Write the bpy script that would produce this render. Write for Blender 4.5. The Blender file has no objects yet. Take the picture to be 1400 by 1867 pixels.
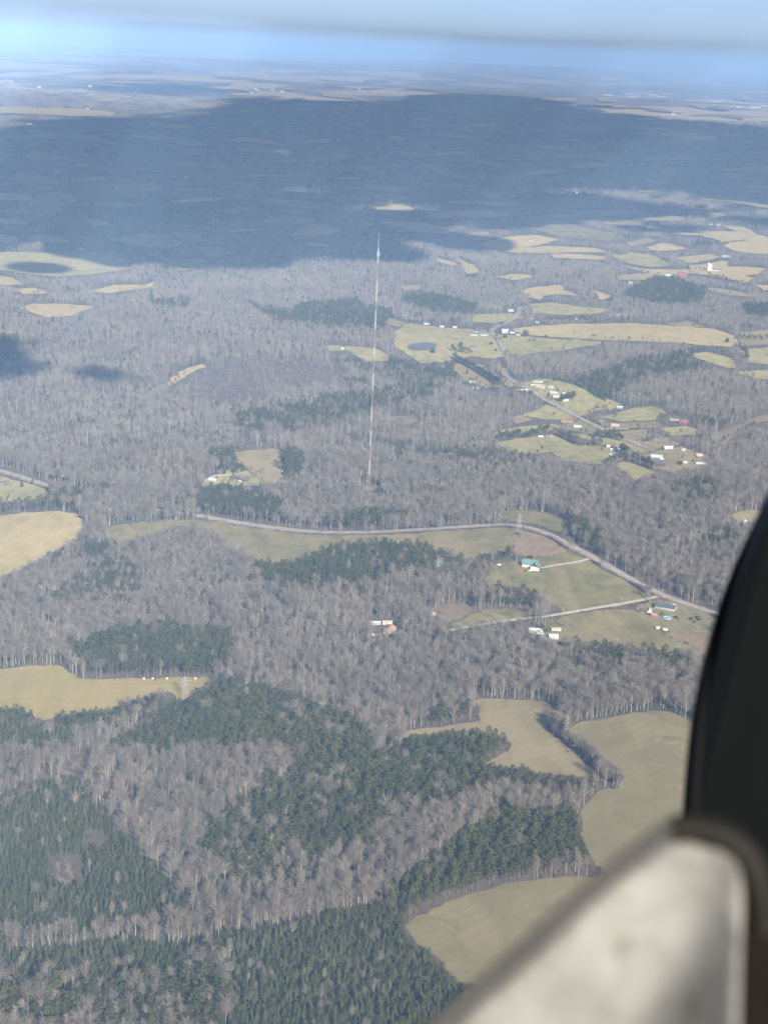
import bpy, math, random
import numpy as np
from mathutils import Matrix, Vector
R = math.radians
HAZE = 5.7e-5
random.seed(7); rng = np.random.default_rng(11)
sc = bpy.context.scene
col = sc.collection
# ------------------------------------------------------------------ camera, light, exposure
ALT, PITCH, ROLL, FPX = 560.0, 16.8, 2.5, 2800.0
cd = bpy.data.cameras.new('camera'); cam = bpy.data.objects.new('camera', cd); col.objects.link(cam); sc.camera = cam
CM = Matrix.Translation((0, 0, ALT)) @ Matrix.Rotation(R(90 - PITCH), 4, 'X') @ Matrix.Rotation(R(ROLL), 4, 'Z')
cam.matrix_world = CM
cd.sensor_fit = 'VERTICAL'; cd.sensor_height = 24; cd.lens = 24 * FPX / 1867
cd.clip_start = 0.02; cd.clip_end = 300000
cd.dof.use_dof = True; cd.dof.focus_distance = 2500; cd.dof.aperture_fstop = 10.5
SUN_EL, SUN_AZ = 29.0, 158.0
SV = Vector((math.sin(R(SUN_AZ)) * math.cos(R(SUN_EL)), math.cos(R(SUN_AZ)) * math.cos(R(SUN_EL)), math.sin(R(SUN_EL))))
w = bpy.data.worlds.new('World'); sc.world = w; w.use_nodes = True
nt = w.node_tree; bg = nt.nodes['Background']
sky = nt.nodes.new('ShaderNodeTexSky'); sky.sky_type = 'NISHITA'; sky.sun_disc = False
sky.sun_elevation = R(SUN_EL); sky.sun_rotation = R(SUN_AZ); sky.altitude = 500; sky.air_density = 1.0; sky.dust_density = 0.6; sky.ozone_density = 3.0
tint = nt.nodes.new('ShaderNodeMix'); tint.data_type = 'RGBA'; tint.blend_type = 'MULTIPLY'; tint.inputs[0].default_value = 1; tint.inputs[7].default_value = (1.02, .93, 1.04, 1)
tc = nt.nodes.new('ShaderNodeTexCoord'); up = nt.nodes.new('ShaderNodeVectorMath'); up.operation = 'ADD'; up.inputs[1].default_value = (0, 0, .06)   # high thin veil: the sky stays pale blue down to the horizon
nt.links.new(tc.outputs['Generated'], up.inputs[0]); nt.links.new(up.outputs[0], sky.inputs[0]); nt.links.new(sky.outputs[0], tint.inputs[6]); nt.links.new(tint.outputs[2], bg.inputs[0]); bg.inputs[1].default_value = 0.053
sd = bpy.data.lights.new('sun', 'SUN'); sun = bpy.data.objects.new('sun', sd); col.objects.link(sun)
sd.energy = 4.5; sd.angle = R(0.53); sd.color = (1.0, 0.94, 0.83)
sun.rotation_euler = SV.to_track_quat('Z', 'Y').to_euler()
sc.view_settings.view_transform = 'Standard'; sc.view_settings.look = 'None'; sc.view_settings.exposure = 1.0; sc.view_settings.gamma = 1
sc.cycles.max_bounces = 4; sc.cycles.diffuse_bounces = 3; sc.cycles.volume_bounces = 0; sc.cycles.transparent_max_bounces = 6
sc.cycles.glossy_bounces = 1; sc.cycles.transmission_bounces = 1

# ------------------------------------------------------------------ terrain and projection
def h(x, y):
    x = np.asarray(x, float); y = np.asarray(y, float)
    z = 6.5*np.sin(x/95+1.3+.6*np.sin(y/170))*np.sin(y/120+.4+.7*np.sin(x/140))
    z = z + 8*np.sin(x/260+y/410+2.1)*np.cos(y/300-x/520+.5) + 12*np.sin(x/900-.8+y/1900)*np.sin(y/1150+.9)
    r = np.hypot(x, y)
    z = z + 26*np.sin(x/2300+y/4100+.6)*np.sin(y/2700+1.1)*np.clip((r-3500)/5000, 0, 1)
    z = z + np.clip((r-16000)/20000, 0, 1)*(70*np.sin(x/4200+1+y/9000)*np.sin(y/3600+.3) + 60)
    z = z + 190*np.exp(-((y-52000)/7000)**2)*(.5+.5*np.sin(x/6100+.6))*np.exp(-((x+9000)/12000)**2)
    z = z + 120*np.exp(-((y-44000)/5000)**2)*np.exp(-((x-4300)/2600)**2)
    return z
CMn = np.array(CM); CI = np.linalg.inv(CMn)
def proj(P):
    P = np.asarray(P, float); q = P @ CI[:3, :3].T + CI[:3, 3]
    return np.stack([700 + FPX*q[:, 0]/-q[:, 2], 933.5 - FPX*q[:, 1]/-q[:, 2]], 1)
def unproj(pts):
    """where the line of sight through each traced point meets the terrain"""
    pts = np.asarray(pts, float)
    d = np.stack([(pts[:, 0]-700)/FPX, (933.5-pts[:, 1])/FPX, -np.ones(len(pts))], 1) @ CMn[:3, :3].T
    t = np.full(len(pts), 500.0); done = np.zeros(len(pts), bool); lo = t.copy()
    for _ in range(900):
        p = d*t[:, None]; under = (ALT + p[:, 2]) < h(p[:, 0], p[:, 1])
        done |= under
        if done.all() or t.max() > 90000: break
        lo = np.where(done, lo, t); t = np.where(done, t, t*1.006)
    hi = t.copy()
    for _ in range(25):
        m = (lo+hi)/2; p = d*m[:, None]; u = (ALT + p[:, 2]) < h(p[:, 0], p[:, 1])
        hi = np.where(u, m, hi); lo = np.where(u, lo, m)
    p = d*hi[:, None]
    return np.stack([p[:, 0], p[:, 1], h(p[:, 0], p[:, 1])], 1)
def at(px, py): return Vector(unproj([(px, py)])[0])
def inpoly(P, poly):
    poly = np.asarray(poly, float); x, y = P[:, 0], P[:, 1]; ins = np.zeros(len(P), bool)
    x0, y0 = poly.min(0); x1, y1 = poly.max(0)
    k = np.nonzero((x >= x0) & (x <= x1) & (y >= y0) & (y <= y1))[0]
    if not len(k): return ins
    xx, yy = x[k], y[k]; r = np.zeros(len(k), bool); j = len(poly)-1
    for i in range(len(poly)):
        a, b = poly[i], poly[j]
        c = ((a[1] > yy) != (b[1] > yy)) & (xx < (b[0]-a[0])*(yy-a[1])/(b[1]-a[1]+1e-12)+a[0])
        r ^= c; j = i
    ins[k] = r
    return ins
def wav(x, y, s, k=0):
    return (np.sin(x/s+k)*np.cos(y/s*1.13+1.7*k+.8*np.sin(x/s*.61+k)) + .6*np.sin(x/s*2.3+y/s*1.9+2*k) + .4*np.cos(x/s*4.1-y/s*3.7+k))/2
def smooth(poly, n=2, closed=True):
    """round a traced outline"""
    P = [tuple(p) for p in poly]
    for _ in range(n):
        Q = []
        m = len(P)
        for i in range(m if closed else m-1):
            a, b = P[i], P[(i+1) % m]
            Q += [(a[0]*.75+b[0]*.25, a[1]*.75+b[1]*.25), (a[0]*.25+b[0]*.75, a[1]*.25+b[1]*.75)]
        P = Q if closed else [P[0]]+Q+[P[-1]]
    return P

# ------------------------------------------------------------------ materials
def nodes(name):
    m = bpy.data.materials.new(name); m.use_nodes = True
    return m, m.node_tree, m.node_tree.nodes['Principled BSDF']
def noise(t, scale, detail=4, vec=None, rough=.55, dist=0):
    n = t.nodes.new('ShaderNodeTexNoise'); n.inputs['Scale'].default_value = scale; n.inputs['Detail'].default_value = detail
    n.inputs['Roughness'].default_value = rough; n.inputs['Distortion'].default_value = dist
    if vec is not None: t.links.new(vec, n.inputs['Vector'])
    return n.outputs['Fac']
def ramp(t, fac, stops):
    r = t.nodes.new('ShaderNodeValToRGB'); e = r.color_ramp.elements
    while len(e) < len(stops): e.new(.5)
    for el, (p, c) in zip(e, stops): el.position = p; el.color = (*c, 1)
    t.links.new(fac, r.inputs[0]); return r.outputs[0]
def mixc(t, fac, a, b, mode='MIX'):
    m = t.nodes.new('ShaderNodeMix'); m.data_type = 'RGBA'; m.blend_type = mode
    for s, v in ((m.inputs[0], fac), (m.inputs[6], a), (m.inputs[7], b)):
        if hasattr(v, 'links') or isinstance(v, bpy.types.NodeSocket): t.links.new(v, s)
        elif isinstance(v, (int, float)): s.default_value = v
        else: s.default_value = (*v, 1)
    return m.outputs[2]
def rng01(t, fac, a, b, c=0, d=1):
    m = t.nodes.new('ShaderNodeMapRange'); t.links.new(fac, m.inputs[0])
    for i, v in zip((1, 2, 3, 4), (a, b, c, d)): m.inputs[i].default_value = v
    return m.outputs[0]
def pos(t, scale=(1, 1, 1), rz=0):
    g = t.nodes.new('ShaderNodeNewGeometry'); m = t.nodes.new('ShaderNodeMapping')
    m.inputs['Scale'].default_value = scale; m.inputs['Rotation'].default_value = (0, 0, rz)
    t.links.new(g.outputs['Position'], m.inputs['Vector']); return m.outputs[0]
def plain(name, c, rough=.8, var=.12, scale=1.5, metal=0):
    m, t, b = nodes(name)
    f = noise(t, scale, 4, pos(t))
    lo = tuple(v*(1-var*1.6) for v in c); hi = tuple(min(1, v*(1+var*1.2)) for v in c)
    t.links.new(ramp(t, f, [(.3, lo), (.7, hi)]), b.inputs['Base Color'])
    b.inputs['Roughness'].default_value = rough; b.inputs['Metallic'].default_value = metal
    return m
def foliage(name, stops, rough=.85):
    """one colour out of a range for each tree"""
    m, t, b = nodes(name); oi = t.nodes.new('ShaderNodeObjectInfo')
    c = ramp(t, oi.outputs['Random'], stops)
    f = noise(t, .012, 3, pos(t)); c = mixc(t, rng01(t, f, .35, .65, 0, .55), c, stops[0][1])
    t.links.new(c, b.inputs['Base Color']); b.inputs['Roughness'].default_value = rough
    b.inputs['Specular IOR Level'].default_value = .15
    return m
def field_mat(name, a, b_, c, stripes=0, rz=0, sc_=1.0):
    m, t, b = nodes(name)
    big = noise(t, .0075*sc_, 5, pos(t), .6, .8); mid = noise(t, .04*sc_, 5, pos(t, (1, .35, 1), rz), .65, .3); fine = noise(t, .5, 3, pos(t), .7)
    x = mixc(t, rng01(t, big, .38, .6), a, b_)
    pt = noise(t, .018*sc_, 4, pos(t, (1, 1, 1), 2), .6, 1.2); x = mixc(t, rng01(t, pt, .5, .62, 0, .8), x, tuple(v*.74 for v in a)); x = mixc(t, rng01(t, pt, .46, .34, 0, .5), x, tuple(min(1, v*1.22) for v in c))
    x = mixc(t, rng01(t, mid, .42, .66, 0, 1), x, c)
    x = mixc(t, rng01(t, fine, .25, .75, 0, .42), x, tuple(v*.55 for v in c))
    if stripes:
        wv = t.nodes.new('ShaderNodeTexWave'); wv.inputs['Scale'].default_value = .03; wv.inputs['Distortion'].default_value = 5; wv.inputs['Detail'].default_value = 3; wv.inputs['Detail Scale'].default_value = .3
        t.links.new(pos(t, (1, 1, 1), rz), wv.inputs['Vector'])
        x = mixc(t, rng01(t, wv.outputs['Fac'], .2, .9, 0, stripes), x, tuple(v*.72 for v in b_))
    t.links.new(x, b.inputs['Base Color']); b.inputs['Roughness'].default_value = .95; b.inputs['Specular IOR Level'].default_value = .1
    return m
M = {}
M['straw'] = field_mat('straw_grass', (0.451, 0.348, 0.155), (0.378, 0.312, 0.140), (0.487, 0.371, 0.188), .15, .3)
M['pasture'] = field_mat('winter_pasture', (0.184, 0.172, 0.074), (0.239, 0.206, 0.094), (0.304, 0.241, 0.121), .08, 1.0)
M['lime'] = field_mat('green_pasture', (0.138, 0.142, 0.056), (0.198, 0.181, 0.078), (0.276, 0.224, 0.105), .06, 1.4)
M['olive'] = field_mat('olive_hayfield', (0.248, 0.215, 0.105), (0.304, 0.249, 0.125), (0.221, 0.189, 0.098), .4, .9)
M['gold'] = field_mat('golden_hayfield', (0.350, 0.275, 0.098), (0.313, 0.262, 0.094), (0.396, 0.301, 0.129), .10, 1.35)
M['tan'] = field_mat('tan_hayfield', (0.298, 0.239, 0.127), (0.262, 0.222, 0.114), (0.343, 0.271, 0.151), .15, 1.2)
M['soil'] = field_mat('bare_field', (0.276, 0.194, 0.125), (0.239, 0.185, 0.109), (0.331, 0.241, 0.156), .2, .5)
M['scrub'] = field_mat('scrub_ground', (.205, .16, .105), (.165, .138, .095), (.26, .20, .135), 0, .5)
M['yard'] = field_mat('yard_grass', (0.156, 0.181, 0.070), (0.276, 0.232, 0.125), (0.304, 0.232, 0.140), 0, .3, 3)
M['meadow'] = field_mat('yellow_green_meadow', (.25, .245, .095), (.31, .285, .12), (.40, .33, .16), 0, 1.0, 1.5)  # brighter yellow-green pasture for the mid-distance fields
M['meadow2'] = field_mat('dry_meadow', (.33, .29, .125), (.28, .27, .11), (.42, .34, .17), 0, .4, 1.5)
M['mud'] = field_mat('muddy_ground', (.14, .10, .085), (.11, .085, .075), (.16, .12, .10), 0, .5, 3)
def ground_mat():
    m, t, b = nodes('woodland_floor')
    a = noise(t, .0022, 6, pos(t), .6, .5); k = noise(t, .02, 5, pos(t), .65); f = noise(t, .15, 4, pos(t), .7)
    x = mixc(t, rng01(t, k, .35, .7), (.115, .095, .078), (.165, .135, .105))
    x = mixc(t, rng01(t, f, .35, .75, 0, .5), x, (.075, .065, .052))
    # far off the woods are seen from above as a whole: pine woods and painted far cloud shadow dark, clearings pale
    v = t.nodes.new('ShaderNodeTexVoronoi'); v.inputs['Scale'].default_value = .0011; v.inputs['Randomness'].default_value = 1
    t.links.new(pos(t, (1, .8, 1), .4), v.inputs['Vector'])
    x = mixc(t, rng01(t, a, .56, .64, 0, .7), x, (.045, .062, .038))
    s = t.nodes.new('ShaderNodeSeparateColor'); t.links.new(v.outputs['Color'], s.inputs[0])
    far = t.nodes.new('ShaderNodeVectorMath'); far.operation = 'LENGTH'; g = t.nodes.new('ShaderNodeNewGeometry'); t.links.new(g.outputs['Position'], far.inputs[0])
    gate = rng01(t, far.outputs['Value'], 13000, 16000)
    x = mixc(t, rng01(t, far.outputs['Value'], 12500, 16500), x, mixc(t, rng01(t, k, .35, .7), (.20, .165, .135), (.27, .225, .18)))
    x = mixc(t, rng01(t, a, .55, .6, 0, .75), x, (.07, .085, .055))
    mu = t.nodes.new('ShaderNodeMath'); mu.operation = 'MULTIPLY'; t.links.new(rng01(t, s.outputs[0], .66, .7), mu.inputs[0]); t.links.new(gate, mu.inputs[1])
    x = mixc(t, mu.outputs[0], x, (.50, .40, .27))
    t.links.new(x, b.inputs['Base Color']); b.inputs['Roughness'].default_value = 1; b.inputs['Specular IOR Level'].default_value = .05
    return m
M['ground'] = ground_mat()
M['asphalt'] = plain('worn_asphalt', (.31, .29, .255), .9, .16, .1)
M['gravel'] = plain('pale_gravel', (.44, .39, .31), .95, .15, .3)
M['clay'] = plain('clay_verge', (.30, .215, .15), .95, .25, .12)
M['twig'] = foliage('bare_twigs', [(0, (0.147, 0.123, 0.094)), (.35, (0.200, 0.172, 0.133)), (.7, (0.259, 0.225, 0.176)), (1, (0.228, 0.175, 0.126))])
M['twig2'] = foliage('pale_bare_twigs', [(0, (0.183, 0.156, 0.120)), (.35, (0.250, 0.218, 0.168)), (.7, (0.323, 0.284, 0.223)), (1, (0.286, 0.222, 0.160))])  # paler twigs for mid-distance and far trees
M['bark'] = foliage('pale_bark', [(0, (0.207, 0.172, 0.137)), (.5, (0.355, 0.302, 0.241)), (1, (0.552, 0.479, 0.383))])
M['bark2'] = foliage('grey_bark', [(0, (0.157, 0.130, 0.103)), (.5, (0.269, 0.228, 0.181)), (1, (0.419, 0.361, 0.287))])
M['thicket'] = foliage('thicket_twigs', [(0, (0.128, 0.099, 0.082)), (.6, (0.167, 0.130, 0.106)), (1, (0.202, 0.147, 0.110))])
M['needle'] = foliage('pine_needles', [(0, (0.037, 0.045, 0.011)), (.5, (0.058, 0.063, 0.015)), (1, (0.089, 0.084, 0.019))])
M['young'] = foliage('young_pine_needles', [(0, (.042, .054, .022)), (.5, (.062, .074, .028)), (1, (.082, .090, .036))])
M['pbark'] = plain('pine_bark', (.20, .14, .10), .95)
M['water'] = None
m_, t_, b_ = nodes('pond_water'); b_.inputs['Base Color'].default_value = (.12, .125, .14, 1); b_.inputs['Roughness'].default_value = .3; M['water'] = m_
bp = t_.nodes.new('ShaderNodeBump'); bp.inputs['Strength'].default_value = .2; t_.links.new(noise(t_, 1.2, 3, pos(t_)), bp.inputs['Height']); t_.links.new(bp.outputs[0], b_.inputs['Normal'])

# ------------------------------------------------------------------ mesh helpers
def link(name, me, mats, parent=None, loc=None):
    o = bpy.data.objects.new(name, me); col.objects.link(o)
    if not me.materials:
        for m in (mats if isinstance(mats, (list, tuple)) else [mats]): me.materials.append(m)
    if parent: o.parent = parent
    if loc is not None: o.location = loc
    return o
def tag(o, label=None, cat=None, group=None, kind=None):
    if label: o['label'] = label
    if cat: o['category'] = cat
    if group: o['group'] = group
    if kind: o['kind'] = kind
    return o
def empty(name, loc=(0, 0, 0), rz=0):
    o = bpy.data.objects.new(name, None); col.objects.link(o); o.location = loc; o.rotation_euler = (0, 0, rz); o.empty_display_size = 1; return o
def mesh(name, V, F, mi=None):
    me = bpy.data.meshes.new(name); me.from_pydata([tuple(v) for v in V], [], F)
    if mi is not None: me.polygons.foreach_set('material_index', mi)
    me.update(); return me
class MB:
    def __init__(s): s.V = []; s.F = []; s.I = []; s.mi = 0
    def add(s, V, F):
        n = len(s.V); s.V += [tuple(v) for v in V]; s.F += [tuple(n+i for i in f) for f in F]; s.I += [s.mi]*len(F); return s
    def box(s, x0, x1, y0, y1, z0, z1):
        return s.add([(x, y, z) for z in (z0, z1) for x, y in ((x0, y0), (x1, y0), (x1, y1), (x0, y1))],
                     [(3, 2, 1, 0), (4, 5, 6, 7), (0, 1, 5, 4), (1, 2, 6, 5), (2, 3, 7, 6), (3, 0, 4, 7)])
    def bar(s, a, b, r0, r1=None, n=4, cap=True):
        a, b = Vector(a), Vector(b); r1 = r0 if r1 is None else r1; d = b-a
        u = d.orthogonal().normalized() if d.length > 0 else Vector((1, 0, 0)); v = d.normalized().cross(u)
        V = [p + (u*math.cos(2*math.pi*i/n)+v*math.sin(2*math.pi*i/n))*r for p, r in ((a, r0), (b, r1)) for i in range(n)]
        F = [(i, (i+1) % n, n+(i+1) % n, n+i) for i in range(n)]
        if cap: F += [tuple(range(n-1, -1, -1)), tuple(range(n, 2*n))]
        return s.add(V, F)
    def lathe(s, prof, n=16, c=(0, 0, 0)):
        V = [(c[0]+r*math.cos(2*math.pi*i/n), c[1]+r*math.sin(2*math.pi*i/n), c[2]+z) for r, z in prof for i in range(n)]
        F = [(k*n+i, k*n+(i+1) % n, (k+1)*n+(i+1) % n, (k+1)*n+i) for k in range(len(prof)-1) for i in range(n)]
        return s.add(V, F)
    def mesh(s, name): return mesh(name, s.V, s.F, s.I)
    def build(s, name, mats, parent=None, loc=None): return link(name, s.mesh(name), mats, parent, loc)

def ragged(S):
    """a field edge is never a clean curve: bushes and plough turns push it in and out"""
    W = unproj(S)[:, :2]; r = float(np.mean(np.hypot(W[:, 0], W[:, 1]))); st = max(7, r*.0045); Q = []
    for i in range(len(W)):
        a, b = W[i], W[(i+1) % len(W)]; n = max(1, int(np.linalg.norm(b-a)/st))
        for k in range(n): Q.append(a+(b-a)*k/n)
    Q = np.array(Q); am = min(4.5+r*.0006, 9)
    Q = Q + am*.6*np.stack([wav(Q[:, 0], Q[:, 1], 17, 1)+.8*wav(Q[:, 0], Q[:, 1], 6, 4)+1.3*wav(Q[:, 0], Q[:, 1], 45, 2), wav(Q[:, 0], Q[:, 1], 19, 7)+.8*wav(Q[:, 0], Q[:, 1], 7, 9)+1.3*wav(Q[:, 0], Q[:, 1], 52, 6)], 1)
    return np.stack([Q[:, 0], Q[:, 1], h(Q[:, 0], Q[:, 1])], 1)
# ------------------------------------------------------------------ ground sheet
ang = np.concatenate([np.linspace(-math.pi, -.42, 40)[:-1], np.linspace(-.42, .42, 150), np.linspace(.42, math.pi, 40)[1:-1]])
rad = [2, 150, 350, 550]
while rad[-1] < 80000: rad.append(rad[-1]*1.0095)
rad = np.array(rad); A_, R_ = np.meshgrid(ang, rad)
gx, gy = R_*np.sin(A_), R_*np.cos(A_); gz = h(gx, gy)
nA, nR = len(ang), len(rad)
ii = np.arange(nR-1)[:, None]*nA; jj = np.arange(nA)[None, :]; j2 = (jj+1) % nA
F = np.stack([ii+j2, ii+jj, ii+nA+jj, ii+nA+j2], -1).reshape(-1, 4)
me = bpy.data.meshes.new('ground'); V = np.stack([gx, gy, gz], -1).reshape(-1, 3)
me.from_pydata(V.tolist(), [], F.tolist()); me.polygons.foreach_set('use_smooth', [True]*len(me.polygons)); me.update()
if me.polygons[0].normal.z < 0: me.flip_normals()
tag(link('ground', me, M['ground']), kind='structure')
def lift(x, y, lv): r = math.hypot(x, y); return (.12+.1*lv)*(1+r/900) + (0 if r < 5000 else (r-5000)*.0006)
import bmesh
def sheet(name, poly_w, mat, lv=1):
    """a closed outline on the ground as a fine sheet that follows the terrain"""
    bm = bmesh.new(); P = poly_w; r = float(np.mean([math.hypot(p[0], p[1]) for p in P])); step = max(12, r*.011)
    vs = [bm.verts.new((p[0], p[1], 0)) for p in P]
    try: f = bm.faces.new(vs)
    except ValueError: bm.free(); return None
    bmesh.ops.triangulate(bm, faces=[f])
    for it in range(9):
        es = [e for e in bm.edges if e.calc_length() > step*1.6]
        if not es or len(bm.faces) > 30000: break
        bmesh.ops.subdivide_edges(bm, edges=es, cuts=1); bmesh.ops.triangulate(bm, faces=[f for f in bm.faces if len(f.verts) > 3])
    for v in bm.verts: v.co.z = float(h(v.co.x, v.co.y)) + lift(v.co.x, v.co.y, lv)
    bmesh.ops.recalc_face_normals(bm, faces=bm.faces)
    me = bpy.data.meshes.new(name); bm.to_mesh(me); bm.free()
    if len(me.polygons) and me.polygons[0].normal.z < 0: me.flip_normals()
    me.polygons.foreach_set('use_smooth', [True]*len(me.polygons))
    return tag(link(name, me, mat), kind='structure')
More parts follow.
